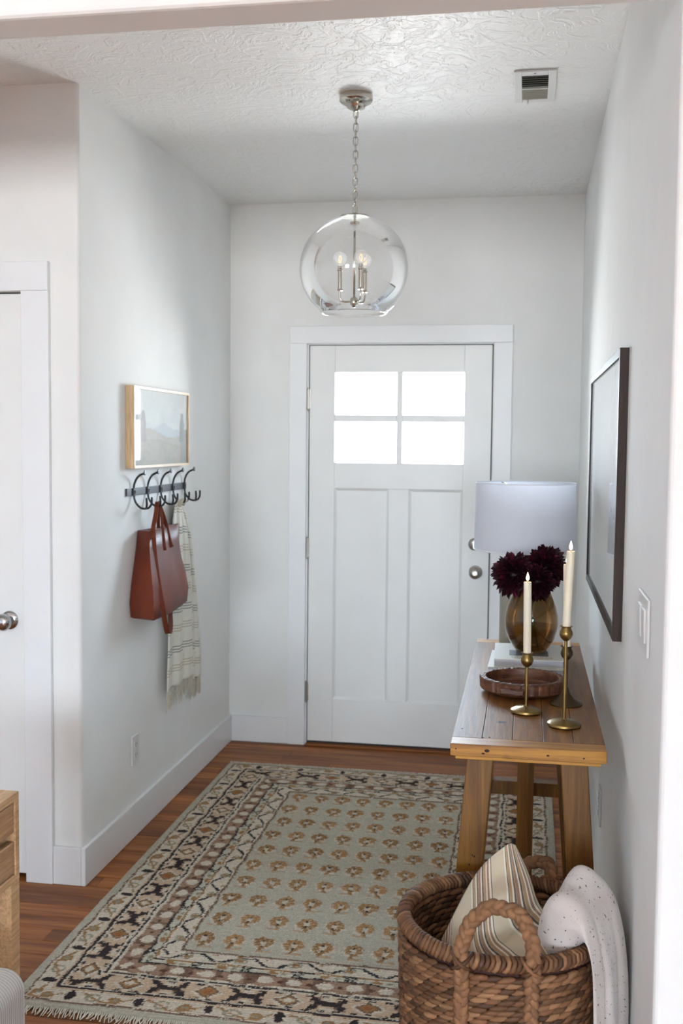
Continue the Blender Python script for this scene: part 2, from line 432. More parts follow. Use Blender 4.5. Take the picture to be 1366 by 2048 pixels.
tag(build(mb, 'floor_boards', 'floor_wood', fl), kind='stuff')

ceil = MB().box(LX0-.2, LX1+.2, LY0-.2, YD+T, HC, HC+.1)
struct(ceil, 'ceiling', 'ceiling_paint')
# walls
CX1, CZ1 = -1.712, 2.062                            # closet door opening (right side), top
PL = [(CX1, YC)]+[(XL-.016+.016*math.sin(a), YC+.016-.016*math.cos(a)) for a in np.linspace(0, PI/2, 7)]+[(XL, YD+T), (XL-T, YD+T), (XL-T, YC+T), (CX1, YC+T)]
struct(MB().loft([[(a, b, z) for a, b in PL] for z in (-.004, HC)]), 'wall_left', 'wall_paint', smooth=True, auto=30)
wr_ = MB().box(XR, XR+T, YO, YD+T, -.004, HC)
struct(wr_, 'wall_right', 'wall_paint', bevel=.014, segs=4)
DX0, DX1, DZ1 = -1.105, -.170, 2.05                 # door opening
mb = MB(); mb.box(XL-T, DX0, YD, YD+T, -.004, HC); mb.box(DX1, XR+T, YD, YD+T, -.004, HC); mb.box(DX0, DX1, YD, YD+T, DZ1, HC)
struct(mb, 'wall_back', 'wall_paint')
CX1, CZ1 = -1.712, 2.062                            # closet door opening (right side), top
mb = MB(); mb.box(-2.56, CX1, YC, YC+T, CZ1, HC); mb.box(-4.0, -2.56, YC, YC+T, -.004, HC)
mb.box(-2.60, -1.6, YC+T+.3, YC+T+.33, -.004, HC); mb.box(-2.67, -2.60, YC+T, YC+T+.33, -.004, HC)
struct(mb, 'wall_closet_side', 'wall_paint')
struct(MB().box(-4.1, -4.0, YO2, YC+T, -.004, HC), 'wall_passage_end', 'wall_paint')
mb = MB(); mb.box(-3.2, XR+.0, YO, YO2, ZH, HC); mb.box(LX0-.14, -3.2, YO, YO2, -.004, HC)
struct(mb, 'wall_front', 'wall_paint', bevel=.012, segs=3)
struct(MB().box(XR+T, LX1, YO, YO+.1, -.004, HC), 'wall_living_front', 'wall_paint')
# living room walls with window openings
def wall_with_windows(name, ax, c, a0, a1, out):
    mb = MB(); W = [w for w in WINDOWS if w[0] == ax and w[1] == c]; W.sort(key=lambda w: w[2])
    c0, c1 = min(c, c+out*.14), max(c, c+out*.14)
    def bx(p, q, z0, z1):
        if ax == 'y': mb.box(p, q, c0, c1, z0, z1)
        else: mb.box(c0, c1, p, q, z0, z1)
    p = a0
    for w in W:
        l, r = w[2]-w[5]/2, w[2]+w[5]/2
        bx(p, l, -.004, HC); bx(l, r, -.004, w[3]); bx(l, r, w[4], HC); p = r
    bx(p, a1, -.004, HC); return struct(mb, name, 'living_bounce_grey')
wall_with_windows('wall_living_back', 'y', LY0, LX0-.14, LX1+.14, -1)
wall_with_windows('wall_living_left', 'x', LX0, LY0, YO, -1)
wall_with_windows('wall_living_right', 'x', LX1, LY0, YO+.1, 1)
for k, (ax, c, m_, z0, z1, w) in enumerate(WINDOWS):
    mb = MB(); gm = MB(); s_ = .05; sg = -1 if c > 0 else 1
    def bb(t, p, q, a, b, d0=-.09, d1=-.04):
        d0, d1 = sorted((d0*sg, d1*sg))
        if ax == 'y': t.box(p, q, c+d0, c+d1, a, b)
        else: t.box(c+d0, c+d1, p, q, a, b)
    l, r = m_-w/2, m_+w/2
    for a in (l, m_-s_/2, r-s_): bb(mb, a, a+s_, z0, z1)
    bb(mb, l, r, z0, z0+s_); bb(mb, l, r, z1-s_, z1)
    wo_ = struct(mb, 'window_%d' % (k+1), 'trim_paint')
    for a, b in ((l+s_, m_-s_/2), (m_+s_/2, r-s_)):
        gm = MB(); bb(gm, a, b, z0+s_, z1-s_, -.067, -.063); build(gm, 'pane', 'pane_glass', wo_)
# baseboards
BH, BT = .135, .016
def base(name, *boxes):
    mb = MB()
    for b in boxes: mb.box(*b)
    return struct(mb, name, 'trim_paint', bevel=.003)
base('baseboard_left', (XL, XL+BT, YC-BT, YD, 0, BH))
base('baseboard_back', (XL+BT, -1.193, YD-BT, YD, 0, BH), (-.083, XR-BT, YD-BT, YD, 0, BH))
base('baseboard_right', (XR-BT, XR, YO+.03, YD, 0, BH))
base('baseboard_closet', (-1.612, XL, YC-BT, YC, 0, BH), (-4.0, -2.66, YC-BT, YC, 0, BH))
# casings: front door, closet door
mb = MB(); c0, c1 = YD-.019, YD
mb.box(-1.193, DX0, c0, c1, 0, 2.05); mb.box(DX1, -.083, c0, c1, 0, 2.05); mb.box(-1.193, -.083, c0-.003, c1, 2.05, 2.137)
mb.box(DX0, DX0+.008, YD-.004, YD+T, 0, DZ1); mb.box(DX1-.006, DX1, YD-.004, YD+T, 0, DZ1); mb.box(DX0, DX1, YD-.004, YD+T, DZ1-.006, DZ1)
struct(mb, 'trim_1', 'trim_paint', bevel=.002)
mb = MB(); c0, c1 = YC-.019, YC
mb.box(CX1, -1.612, c0, c1, 0, CZ1); mb.box(-2.66, -2.56, c0, c1, 0, CZ1); mb.box(-2.66, -1.612, c0-.003, c1, CZ1, 2.16)
struct(mb, 'trim_2', 'trim_paint', bevel=.002)
struct(MB().box(DX0+.008, DX1-.006, YD-.035, YD+T, 0, .012), 'trim_3', 'floor_wood', bevel=.004)   # wooden threshold
# front door
sx0, sx1, sy0, sy1, sz0, sz1 = -1.092, -.181, YD-.004, YD+.041, .022, 2.040
PX = [(-.962, -.650), (-.620, -.316)]; PZ = [(1.455, 1.660), (1.695, 1.906)]
mb = MB()
mb.box(sx0, PX[0][0], sy0, sy1, sz0, sz1); mb.box(PX[1][1], sx1, sy0, sy1, sz0, sz1)
mb.box(PX[0][0], PX[1][1], sy0, sy1, PZ[1][1], sz1); mb.box(PX[0][0], PX[1][1], sy0, sy1, 1.325, PZ[0][0])
mb.box(PX[0][0], PX[1][1], sy0, sy1, sz0, .245)
mb.box(-.684, -.583, sy0, sy1, .245, 1.325)
mb.box(PX[0][1], PX[1][0], sy0, sy1, PZ[0][0], PZ[1][1])
for a, b in PX: mb.box(a, b, sy0, sy1, PZ[0][1], PZ[1][0])
door = struct(mb, 'door_1', 'door_paint', bevel=.0025)
for a, b in ((-.962, -.684), (-.583, -.316)):
    q = MB(); q.box(a, b, sy0+.012, sy1-.012, .245, 1.325); build(q, 'panel', 'door_paint', door)
    q = MB()                                            # sloped moulding inside the recess
    w = .012
    for (x0, z0, x1, z1, nx, nz) in ((a, .245, b, .245, 0, 1), (a, 1.325, b, 1.325, 0, -1), (a, .245, a, 1.325, 1, 0), (b, .245, b, 1.325, -1, 0)):
        q.add([(x0, sy0+.002, z0), (x1, sy0+.002, z1), (x1+nx*w, sy0+.0119, z1+nz*w), (x0+nx*w, sy0+.0119, z0+nz*w)], [(0, 1, 2, 3)])
    build(q, 'panel_moulding', 'door_paint', door)
for a, b in PX:
    for c, d in PZ: build(MB().box(a, b, YD+.016, YD+.020, c, d), 'pane', 'pane_glass', door)
mb = MB(); mb.box(DX0+.006, DX0+.030, sy1+.001, sy1+.014, .012, DZ1-.006); mb.box(DX1-.030, DX1-.004, sy1+.001, sy1+.014, .012, DZ1-.006); mb.box(DX0+.006, DX1-.004, sy1+.001, sy1+.014, DZ1-.035, DZ1-.004)
build(mb, 'weather_strip', 'dark_slot', door)
build(MB().box(sx0, sx1, sy0+.004, sy1-.004, .012, .022), 'door_sweep', 'dark_slot', door)
for zc in (1.773, 1.019, .277):
    h = MB().tube([(sx0-.006, sy0-.006, zc-.05), (sx0-.006, sy0-.006, zc+.05)], .0065, 12)
    h.ellip((sx0-.006, sy0-.006, zc+.053), ((0, 0, .005), (.005, 0, 0), (0, .005, 0)), 8, 4).ellip((sx0-.006, sy0-.006, zc-.053), ((0, 0, .005), (.005, 0, 0), (0, .005, 0)), 8, 4)
    h.box(sx0-.004, sx0+.004, sy0-.006, sy0+.001, zc-.048, zc+.048)
    build(h, 'hinge', 'satin_nickel', door, smooth=True, auto=40)
kn = MB().lathe([(.001, -.0), (.033, 0), (.033, -.006), (.026, -.010), (.013, -.013), (.012, -.030), (.022, -.036), (.029, -.046), (.030, -.056), (.024, -.066), (.012, -.070), (.0125, -.069), (.001, -.069)][::-1], (-.245, sy0, .921), 32, 'Y')
build(kn, 'door_knob', 'satin_nickel', door, smooth=True, auto=50)
kn = MB().lathe([(.001, 0), (.030, 0), (.030, -.008), (.024, -.013), (.001, -.014)][::-1], (-.253, sy0, 1.059), 32, 'Y')
kn.box(-.258, -.248, sy0-.034, sy0-.012, 1.040, 1.078)
build(kn, 'deadbolt', 'satin_nickel', door, smooth=True, auto=40)
# closet door
cdm = MB(); cy0 = YC+.012
cdm.box(-2.556, CX1-.004, cy0, cy0+.035, .018, CZ1-.006)
cdoor = struct(cdm, 'door_2', 'door_paint', bevel=.002)
kx, kz = -1.778, .925
kn = MB().lathe([(.001, 0), (.032, 0), (.032, -.005), (.025, -.010), (.012, -.013), (.012, -.030), (.022, -.035), (.029, -.044), (.0305, -.054), (.026, -.064), (.014, -.070), (.001, -.071)][::-1], (kx, cy0, kz), 32, 'Y')
build(kn, 'door_knob', 'chrome', cdoor, smooth=True, auto=50)
build(MB().box(CX1-.004, CX1-.001, cy0+.002, cy0+.03, kz-.03, kz+.03), 'latch_plate', 'satin_nickel', cdoor)
# porch outside the front door
struct(MB().box(-2.6, 1.4, YD+T+.002, YD+T+2.6, -.16, -.06), 'floor_porch', 'porch')

# ================================================================== RUG
RX0, RX1, RY0, RY1 = -1.392, .135, 2.655, 4.930
def rug():
    W, L = RX1-RX0, RY1-RY0; st = .0036
    nx, ny = int(W/st), int(L/st); u = np.linspace(0, W, nx); v = np.linspace(0, L, ny)
    U, V = np.meshgrid(u, v)
    jit = lambda a: (rng.random(U.shape)-.5)*a
    warp = lambda p, q, r: .0022*np.sin(U*p+V*q+r)+.0016*np.sin(U*q*1.7-V*p*1.3+r*2)
    kr = rng.random((ny//2+1, nx))-.5; kr = np.repeat(kr, 2, axis=0)[:ny]
    Uq = U+jit(.003)+warp(41, 29, 0)+kr*.006; Vq = np.round(V/.0062)*.0062+jit(.003)+warp(23, 47, 2)
    dx = np.minimum(Uq, W-Uq); dy = np.minimum(Vq, L-Vq); vert = dx < dy
    d = np.minimum(dx, dy); l = np.where(vert, Vq-L/2, Uq-W/2)
    L_ = lambda *c: np.array(srgb(*c)[:3])
    SAGE, IV, DK, OC, PB, BR, TAN, GR = L_(180, 175, 158), L_(204, 194, 176), L_(58, 50, 49), L_(152, 116, 76), L_(154, 126, 105), L_(112, 88, 72), L_(196, 172, 146), L_(146, 140, 118)
    C = np.tile(SAGE, U.shape+(1,)); H = np.full(U.shape, .0055)
    def put(mask, col, h=None):
        C[mask] = col
        if h is not None: H[mask] = h
    def per(p, ph=0): return (l/p+ph - np.round(l/p+ph))*p
    b = (d > .030) & (d < .037); put(b, BR, .0075)
    b = (d > .037) & (d < .094); put(b, IV, .007)
    q = per(.20); dd = d-.066
    put(b & (((q/.013)**2+((dd-.004)/.024)**2) < 1), DK, .008)
    vine = np.abs(dd - .020*np.sin(2*PI*l/.20+1.2)) < .0045
    put(b & vine & (np.abs(q) > .02), OC, .008)
    q2 = per(.20, .33); put(b & (((q2/.020)**2+((dd+.004)/.018)**2) < 1), OC, .008)
    put(b & (((q2/.010)**2+((dd+.004)/.008)**2) < 1), GR)
    q3 = per(.20, .66); e = (q3/.024)**2+(dd/.020)**2; put(b & (e < 1) & (e > .45), GR, .008)
    put((d > .094) & (d < .101), TAN, .0085); put((d > .101) & (d < .112), DK, .008); put((d > .112) & (d < .118), IV, .0085)
    b = (d > .118) & (d < .198); put(b, TAN*.96, .0072)
    dd = d-.158; q = per(.23); idx = np.round(l/.23).astype(int) % 2
    q5 = per(.23, .5); aq = np.abs(q5)
    wing = (np.abs(aq-.036-.25*np.abs(dd)) < .0135) & (np.abs(dd) < .036)
    core = (aq < .036) & (np.abs(dd) < .010+.22*aq)
    tip = (((aq-.052)/.014)**2+((np.abs(dd)-.028)/.012)**2) < 1
    bow = (aq < .050) & (np.abs(dd) < np.minimum(.009+.62*aq, .034)) & ~((aq > .036) & (np.abs(dd) < .009)) & ~((aq > .012) & (aq < .024) & (np.abs(dd) > .012))
    put(b & bow, DK, .0085)
    put(b & (aq < .016) & (np.abs(np.abs(dd)-.026) < .007), IV)
    put(b & (aq > .020) & (aq < .028) & (np.abs(np.abs(dd)-.014) < .004), BR)
    e = np.abs(q)/.050+np.abs(dd)/.042
    put(b & (e < 1.0), IV, .0085); put(b & (e < .78) & (e > .60), BR, .009)
    put(b & (e < .60) & (e > .38), OC, .009); put(b & (e < .38) & (idx == 0), IV, .009); put(b & (e < .38) & (idx == 1), L_(150, 100, 62), .009)
    put(b & (np.abs(np.abs(dd)-.036) < .004) & (np.sin(l*140) > .1), DK)
    put((d > .198) & (d < .205), IV, .0085); put((d > .205) & (d < .214) & (np.sin(l*60)+.8*np.sin(l*211) > -1.1), DK, .008); put((d > .214) & (d < .224), IV, .0095)
    b = (d > .224) & (d < .281); put(b, PB, .007)
    put(b & (np.sin(l*95+2*np.sin(l*31)) > .55), BR*1.15)
    dd = d-.252; q = per(.088); put(b & (((q/.024)**2+((dd-.004)/.019)**2) < 1), IV, .008)
    q = per(.088, .5); put(b & (((q/.009)**2+((dd)/.008)**2) < 1), L_(96, 66, 52), .008)
    put((d > .281) & (d < .289+.004*np.sin(l*40)), DK, .0085)
    b = (d > .291) & (d < .314); put(b, L_(190, 186, 168), .007)
    q = per(.155); put(b & (np.abs(np.abs(q)-np.abs(d-.302)*1.3) < .0045) & (np.abs(q) < .02), L_(44, 44, 44), .008)
    q = per(.155, .5); put(b & (((q/.018)**2+((d-.303)/.009)**2) < 1), OC)
    q = per(.155, .25); put(b & (((q/.012)**2+((d-.303)/.007)**2) < 1), GR)
    put((d > .314) & (d < .321), OC, .0085); put((d > .314) & (d < .319) & (np.sin(l*42+1) > .35), DK)
    b = (d > .321) & (d < .380); put(b, IV, .007)
    tri = np.abs(((l/.165) % 1)-.5)*4-1; tri = np.clip(tri*1.5, -1, 1)
    q = ((l/.165) % 1)
    zz = np.abs(d-.350-.020*tri) < np.where(np.abs(tri) < .98, .0065, .0028)
    put(b & zz, L_(52, 50, 50), .0085)
    q = per(.165, .12); e = (q/.020)**2+((d-.352)/.015)**2; put(b & (e < 1) & (e > .4), GR, .008); put(b & (e < .3), OC)
    q = per(.0825, .3); put(b & (((q/.008)**2+((d-.372)/.005)**2) < 1), OC)
    put((d > .380) & (d < .387), BR, .0085)
    # field with rows of small flower sprigs
    fb = d > .387; H[fb] = .0042
    fx0, fx1, fy0, fy1 = .387, W-.387, .387, L-.387; NX, NY = 8, 10
    cx = (Uq-fx0)/(fx1-fx0)*NX; cyy = (Vq-fy0)/(fy1-fy0)*NY
    ci, cj = np.floor(cx), np.floor(cyy)
    sgn = np.where(cj % 2 == 0, 1.0, -1.0)
    px_ = (fx1-fx0)/NX; py_ = (fy1-fy0)/NY
    ax = (cx-ci-.5)*px_+.006*sgn; ay = (cyy-cj-.5)*py_-.016
    n1 = np.sin(ci*12.9898+cj*78.233)*43758.5; n1 = n1-np.floor(n1)
    ang = np.arctan2(ay, ax); rr = np.sqrt((ax/.031)**2+(ay/.036)**2)
    lob = 1.0+.07*np.cos(7*ang+n1*6)
    halo = (rr < 1.16*lob); put(fb & halo, L_(196, 186, 166), .0062)
    petal = (rr < lob) & (rr > .34) & ~((np.abs(ax) < .008) & (ay < .002))
    occ = OC[None, None, :]*(0.8+.35*n1[..., None]); m_ = fb & petal; C[m_] = (occ*np.ones_like(C))[m_]; H[m_] = .009
    m_ = fb & petal & (np.sin(ang*9+n1*6) > .72); C[m_] = L_(176, 150, 118); 
    stem = (np.abs(ax+sgn*.25*(ay+.036)*-1) < .0065) & (ay < -.022) & (ay > -.058); put(fb & stem, OC*.9, .008)
    tail = (np.abs(ay+.056-.18*(ax*sgn)) < .0042) & (ax*sgn > -.006) & (ax*sgn < .034); put(fb & tail, L_(176, 150, 120), .007)
    put(fb & ((ax/.0045)**2+((ay-.010)/.006)**2 < 1), L_(50, 48, 50), .009)
    put(fb & ((ax/.0045)**2+((ay+.024)/.006)**2 < 1), L_(50, 48, 50), .009)
    # yarn variation, weft ribs
    row = rng.random((ny, 1))*.09+.955
    C *= (row*(1+kr*.22)*(1+jit(.26)))[..., None]
    C[d < .03] *= (1+.04*np.sin(l[d < .03]*900))[..., None]
    ribs = np.where(np.arange(ny) % 3 == 0, -1.3, .65)[:, None]*np.ones((1, nx))
    H += ribs*np.where(fb & (H < .006), .0009, .0005)+jit(.0010)
    C *= (1+ribs*np.where(fb & (H < .006), .05, .035))[..., None]
    H = np.where((d < .006), .003, H)
    X = U+RX0; Y = V+RY0; Z = H+.0015*np.sin(X*5+1)*np.sin(Y*3.1)+.0015
    n = nx*ny; co = np.stack([X, Y, Z], -1).reshape(-1, 3)
    i = np.arange(nx-1); j = np.arange(ny-1); I, J = np.meshgrid(i, j); a = (J*nx+I).ravel()
    quads = np.stack([a, a+1, a+1+nx, a+nx], -1)
    # skirt down to the floor
    edge = np.concatenate([np.arange(nx), np.arange(1, ny)*nx+nx-1, (ny-1)*nx+np.arange(nx-2, -1, -1), np.arange(ny-2, 0, -1)*nx])
    low = co[edge].copy(); low[:, 2] = .0005; k = len(edge)
    co = np.concatenate([co, low]); e2 = np.roll(edge, -1); li = n+np.arange(k)
    sk = np.stack([edge, li, np.roll(li, -1), e2], -1); quads = np.concatenate([quads, sk])
    me = bpy.data.meshes.new('pile'); me.vertices.add(len(co)); me.vertices.foreach_set('co', co.ravel())
    me.loops.add(len(quads)*4); me.loops.foreach_set('vertex_index', quads.ravel().astype(np.int32))
    me.polygons.add(len(quads)); me.polygons.foreach_set('loop_start', (np.arange(len(quads))*4).astype(np.int32))
    me.polygons.foreach_set('use_smooth', np.ones(len(quads), dtype=bool))
    me.update(calc_edges=True); me.validate()
    Cc = np.concatenate([C.reshape(-1, 3), C.reshape(-1, 3)[edge]]); Cc = np.clip(Cc, 0, 1)
    ca = me.color_attributes.new('Col', 'FLOAT_COLOR', 'POINT')
    ca.data.foreach_set('color', np.concatenate([Cc, np.ones((len(Cc), 1))], -1).astype(np.float32).ravel())
    me.materials.append(MT['rug_wool'])
    t = thing('area_rug', (0, 0, 0), 'sage green area rug with brown patterned borders on the wooden floor', 'rug')
    o = bpy.data.objects.new('pile', me); COL.objects.link(o); o.parent = t
    mb = MB(); r_ = random.Random(5)
    for side, y0, dr, lo in ((0, RY0, -1, .034), (1, RY1, 1, .018)):
        x = RX0+.004
        while x < RX1-.004:
            L2 = lo*r_.uniform(.7, 1.15); sx = r_.uniform(-.008, .008); sw = r_.uniform(-.003, .003); z = r_.uniform(.0035, .006)
            mb.tube([(x, y0+.001*-dr, .007), (x+sw, y0+dr*L2*.4, z), (x+sx, y0+dr*L2, .003)], [.0019, .0021, .0012], 4)
            x += r_.uniform(.0045, .0075)
    tag(build(mb, 'fringe', 'fringe', t), kind='stuff')
rug()

# ================================================================== CONSOLE TABLE
TX0, TX1, TY0, TY1, TZ = -.1718, .1992, 2.567, 3.984, .8315
tab = thing('console_table', (.0137, 3.27, 0), 'rustic wooden console table standing along the right wall', 'table')
EB = .062; TT = .030; ZL = TZ-TT-.010
jt = [TX0+(TX1-TX0)*k/5 for k in range(6)]
for k in range(5):
    g0 = 0 if k == 0 else .0005; g1 = 0 if k == 4 else .0005
    zt = TZ-(.0, .0006, .0, .0008, .0)[k]
    build(MB().box(jt[k]+g0, jt[k+1]-g1, TY0+EB+.0003, TY1-EB-.0003, TZ-TT, zt), 'plank', 'table_wood', tab, bevel=.0010)
mb = MB(); r_ = random.Random(21)
for x, z, rx, rz in ((-.083, .818, .0062, .0042), (-.092, .811, .004, .0025), (-.158, .819, .0022, .0018), (.062, .815, .0035, .0025), (.146, .813, .0026, .0018)):
    mb.ellip((x, TY0-.0001, z), ((rx, 0, 0), (0, .0006, 0), (0, 0, rz)), 10, 6)
for k in range(16):
    x, y_ = r_.uniform(TX0+.01, TX1-.01), r_.uniform(TY0+.02, TY1-.1)
    mb.ellip((x, y_, TZ-.0001), ((r_.uniform(.0012, .0032), 0, 0), (0, r_.uniform(.0015, .005), 0), (0, 0, .0005)), 8, 4)
for k in range(8):
    yv = r_.uniform(.3, .7); mb.ellip((-.101-.08*(ZL-yv)+r_.uniform(-.02, .02), 2.6549, yv), ((.0022, 0, 0), (0, .0005, 0), (0, 0, .0028)), 8, 4)
tag(build(mb, 'knots', 'knot_brown', tab, smooth=True), kind='stuff')
for a, b in ((TY0, TY0+EB), (TY1-EB, TY1)):
    build(MB().box(TX0, TX1, a, b, TZ-TT, TZ), 'end_board', 'table_wood_cross', tab, bevel=.0022)
build(MB().box(TX0+.012, TX1-.012, TY0+.010, TY1-.012, TZ-TT-.010, TZ-TT), 'apron', 'table_wood_cross', tab, bevel=.0015)
ZL = TZ-TT-.010
for yf, near in ((2.655, True), (3.835, False)):
    for sgn, xt0, xt1 in ((-1, -.134, -.068), (1, .094, .160)):
        dxx = .083*ZL*sgn*.93; y0, y1 = yf, yf+.062
        zf = .0115 if sgn < 0 else 0
        build(MB().hexa([(xt0+dxx, y0, zf), (xt1+dxx, y0, zf), (xt1+dxx, y1, zf), (xt0+dxx, y1, zf),
                         (xt0, y0, ZL), (xt1, y0, ZL), (xt1, y1, ZL), (xt0, y1, ZL)]), 'leg', 'leg_wood', tab, bevel=.003)
    f = .083*.93*(ZL-.32)
    build(MB().box(-.101-f+.01, .127+f-.01, yf+.008, yf+.054, .292, .342), 'stretcher', 'leg_wood', tab, bevel=.002)
build(MB().box(-.014, .044, 3.80, 3.8349, .0115, ZL), 'centre_post', 'leg_wood', tab, bevel=.002)

# ================================================================== TABLE LAMP
lc = (-.006, 3.862)
lamp = thing('table_lamp', (lc[0], lc[1], TZ), 'table lamp with wide white drum shade at the far end of the table', 'lamp')
build(MB().lathe([(.060, TZ), (.080, TZ+.003), (.084, TZ+.02), (.084, TZ+.21), (.080, TZ+.245), (.058, TZ+.268), (.022, TZ+.280), (.014, TZ+.30), (.012, TZ+.34)], (lc[0], lc[1], 0), 48), 'lamp_base', 'lamp_glaze', lamp, smooth=True, auto=50)
s0, s1, sr = 1.180, 1.422, .1785
prof = [(sr*1.0, s0), (sr, s0+.06), (sr*.993, s0+.12), (sr*.989, s0+.18), (sr*.986, s1)]
sh = build(MB().lathe(prof, (lc[0], lc[1], 0), 72, cap=False), 'lamp_shade', 'shade_fabric', lamp, smooth=True)
for z, rr in ((s0+.002, sr), (s1-.002, sr*.986)):
    mb = MB().tube([(lc[0]+rr*math.cos(a), lc[1]+rr*math.sin(a), z) for a in np.linspace(0, 2*PI, 72, endpoint=False)], .0022, 6, loop=True)
    build(mb, 'shade_rim', 'shade_rim', sh, smooth=True)
mb = MB().tube([(lc[0], lc[1], TZ+.33), (lc[0], lc[1], s1-.03)], .004, 8)
for a in (0, 2*PI/3, 4*PI/3): mb.tube([(lc[0], lc[1], s1-.03), (lc[0]+sr*.985*math.cos(a), lc[1]+sr*.985*math.sin(a), s1-.006)], .0018, 6)
build(mb, 'shade_support', 'nickel', lamp, smooth=True)
build(MB().lathe([(.008, TZ+.36), (.014, TZ+.37), (.014, TZ+.40), (.028, TZ+.44), (.030, TZ+.46), (.022, TZ+.485), (.004, TZ+.492)], (lc[0], lc[1], 0), 20), 'bulb', 'plastic', lamp, smooth=True)

# ================================================================== BOOKS, VASE, FLOWERS
def book(loc, w, d, h, label, printed=False, rot=0.0):
    """spine on the left, pages inside; loc = centre of the underside"""
    t = thing('book', loc, label, 'book', 'white books stacked under the vase'); x0, x1, y0, y1, z0 = loc[0]-w/2, loc[0]+w/2, loc[1]-d/2, loc[1]+d/2, loc[2]
    c = .0028
    cv = MB().box(x0, x1, y0, y1, z0, z0+c).box(x0, x1, y0, y1, z0+h-c, z0+h).box(x0, x0+c, y0, y1, z0+c, z0+h-c)
    build(cv, 'cover', 'book_cover', t, bevel=.0008)
    build(MB().box(x0+c, x1-.004, y0+.004, y1-.004, z0+c+.0001, z0+h-c-.0001), 'pages', 'book_pages', t)
    if printed:
        z = z0+h+.0004
        p = MB()
        p.box(x0+.048, x0+.172, y0+.060, y0+.150, z-.0003, z); build(p, 'cover_picture', 'book_print', t)
        tx = MB(); rr = random.Random(9); xx = x0+.055
        while xx < x0+.185:
            w_ = rr.choice((.004, .006, .007)); tx.box(xx, xx+.0018, y0+.028, y0+.044, z-.0003, z)
            if rr.random() < .7: tx.box(xx, xx+w_, y0+.041, y0+.044, z-.0003, z)
            if rr.random() < .5: tx.box(xx, xx+w_, y0+.028, y0+.031, z-.0003, z)
            xx += w_+.0035
        build(tx, 'cover_lettering', 'book_text', t)
    t.rotation_euler = (0, 0, rot); return t
book((.008, 3.510, TZ), .235, .280, .024, 'lower white hardcover book directly on the tabletop', rot=-.02)
book((.014, 3.520, TZ+.0242), .218, .272, .025, 'upper white hardcover book directly beneath the amber vase', True, rot=.015)
VZ = TZ+.0502; vc = (.022, 3.525)
vase = thing('glass_vase', (vc[0], vc[1], VZ), 'smoky amber glass vase holding dark red flowers on the books', 'vase')
vp = [(.001, 0), (.040, 0), (.050, .004), (.062, .020), (.075, .045), (.083, .070), (.0865, .095), (.085, .120), (.078, .150), (.067, .178), (.057, .200), (.053, .212), (.054, .220)]
build(MB().lathe([(r, VZ+z) for r, z in vp], (vc[0], vc[1], 0), 56, cap=False), 'vase_body', 'vase_glass', vase, smooth=True)
build(MB().tube([(vc[0]+.054*math.cos(a), vc[1]+.054*math.sin(a), VZ+.22) for a in np.linspace(0, 2*PI, 48, endpoint=False)], .0016, 6, loop=True), 'rim', 'vase_glass', vase, smooth=True)
wp = [(.001, .006), (.040, .0065), (.049, .010), (.060, .024), (.072, .048), (.080, .072), (.0825, .084), (.001, .0842)]
build(MB().lathe([(r, VZ+z) for r, z in wp], (vc[0], vc[1], 0), 48), 'water', 'water', vase, smooth=True, auto=40)
def dahlia(c, R, stem_to, label, seed):
    r_ = random.Random(seed); t = thing('dahlia', c, label, 'flower', 'dahlias in the amber vase')
    mb = MB(); c = Vector(c); ax = Vector((0, -.75, .65)).normalized()
    b0 = Vector((1, 0, 0)); b1 = ax.cross(b0)
    N = 230
    for i in range(N):
        f = (i+.5)/N; cosT = 1-1.72*f; sinT = math.sqrt(max(0, 1-cosT*cosT)); ph = i*2.39996
        dr = (ax*cosT+(b0*math.cos(ph)+b1*math.sin(ph))*sinT).normalized()
        dr = (dr+Vector((r_.uniform(-.12, .12), r_.uniform(-.12, .12), r_.uniform(-.12, .12)))).normalized()
        Lp = R*(.80+.20*f)*r_.uniform(.88, 1.14); w = R*.135*r_.uniform(.8, 1.2)
        side = dr.cross(ax if abs(dr.dot(ax)) < .97 else Vector((1, 0, 0))).normalized(); nn = side.cross(dr).normalized()
        roll_ = r_.uniform(-.5, .5); side = (side*math.cos(roll_)+nn*math.sin(roll_)); nn = side.cross(dr)
        p = [c+dr*Lp*.25, c+dr*Lp*.62+side*w+nn*w*.45, c+dr*Lp*.62-nn*w*.15, c+dr*Lp*.62-side*w+nn*w*.45,
             c+dr*Lp*.86+side*w*.6+nn*w*.5, c+dr*Lp*.86, c+dr*Lp*.86-side*w*.6+nn*w*.5, c+dr*Lp+nn*w*.3*r_.uniform(-1, 1)]
        k = r_.random(); mb.curcol = tuple(q*(.6+.8*k) for q in (.026, .0018, .0065)) if k < .9 else (.085, .004, .02)
        mb.add(p, [(0, 2, 1), (0, 3, 2), (1, 2, 5, 4), (2, 3, 6, 5), (4, 5, 7), (5, 6, 7)])
    mb.curcol = (.012, .001, .004); mb.ellip(tuple(c), (tuple(ax*R*.40), tuple(b0*R*.40), tuple(b1*R*.40)), 10, 7)
    tag(build(mb, 'petals', 'dahlia_petal', t), kind='stuff')
    mb = MB(); s0_ = c-ax*R*.25; s1_ = Vector(stem_to)
    mid = (s0_+s1_)/2+Vector((0, .0, .01)); neck = Vector((vc[0]+(c.x-vc[0])*.25, vc[1]+(c.y-vc[1])*.1+.0, VZ+.205))
    mb.tube([tuple(s0_), tuple(neck), tuple(s1_)], .0035, 7)
    build(mb, 'stem', 'stem_green', t, smooth=True)
    mb = MB(); 
    for k in range(1):
        q = s1_.lerp(neck, .45+.3*k); d = Vector((r_.uniform(-1, 1), r_.uniform(-1, 1), .4)).normalized()
        sd = d.cross(Vector((0, 0, 1))).normalized()
        mb.add([q, q+d*.018+sd*.009, q+d*.040, q+d*.018-sd*.009], [(0, 1, 2, 3)])
    build(mb, 'leaf', 'leaf_green', t, solid=.0006)
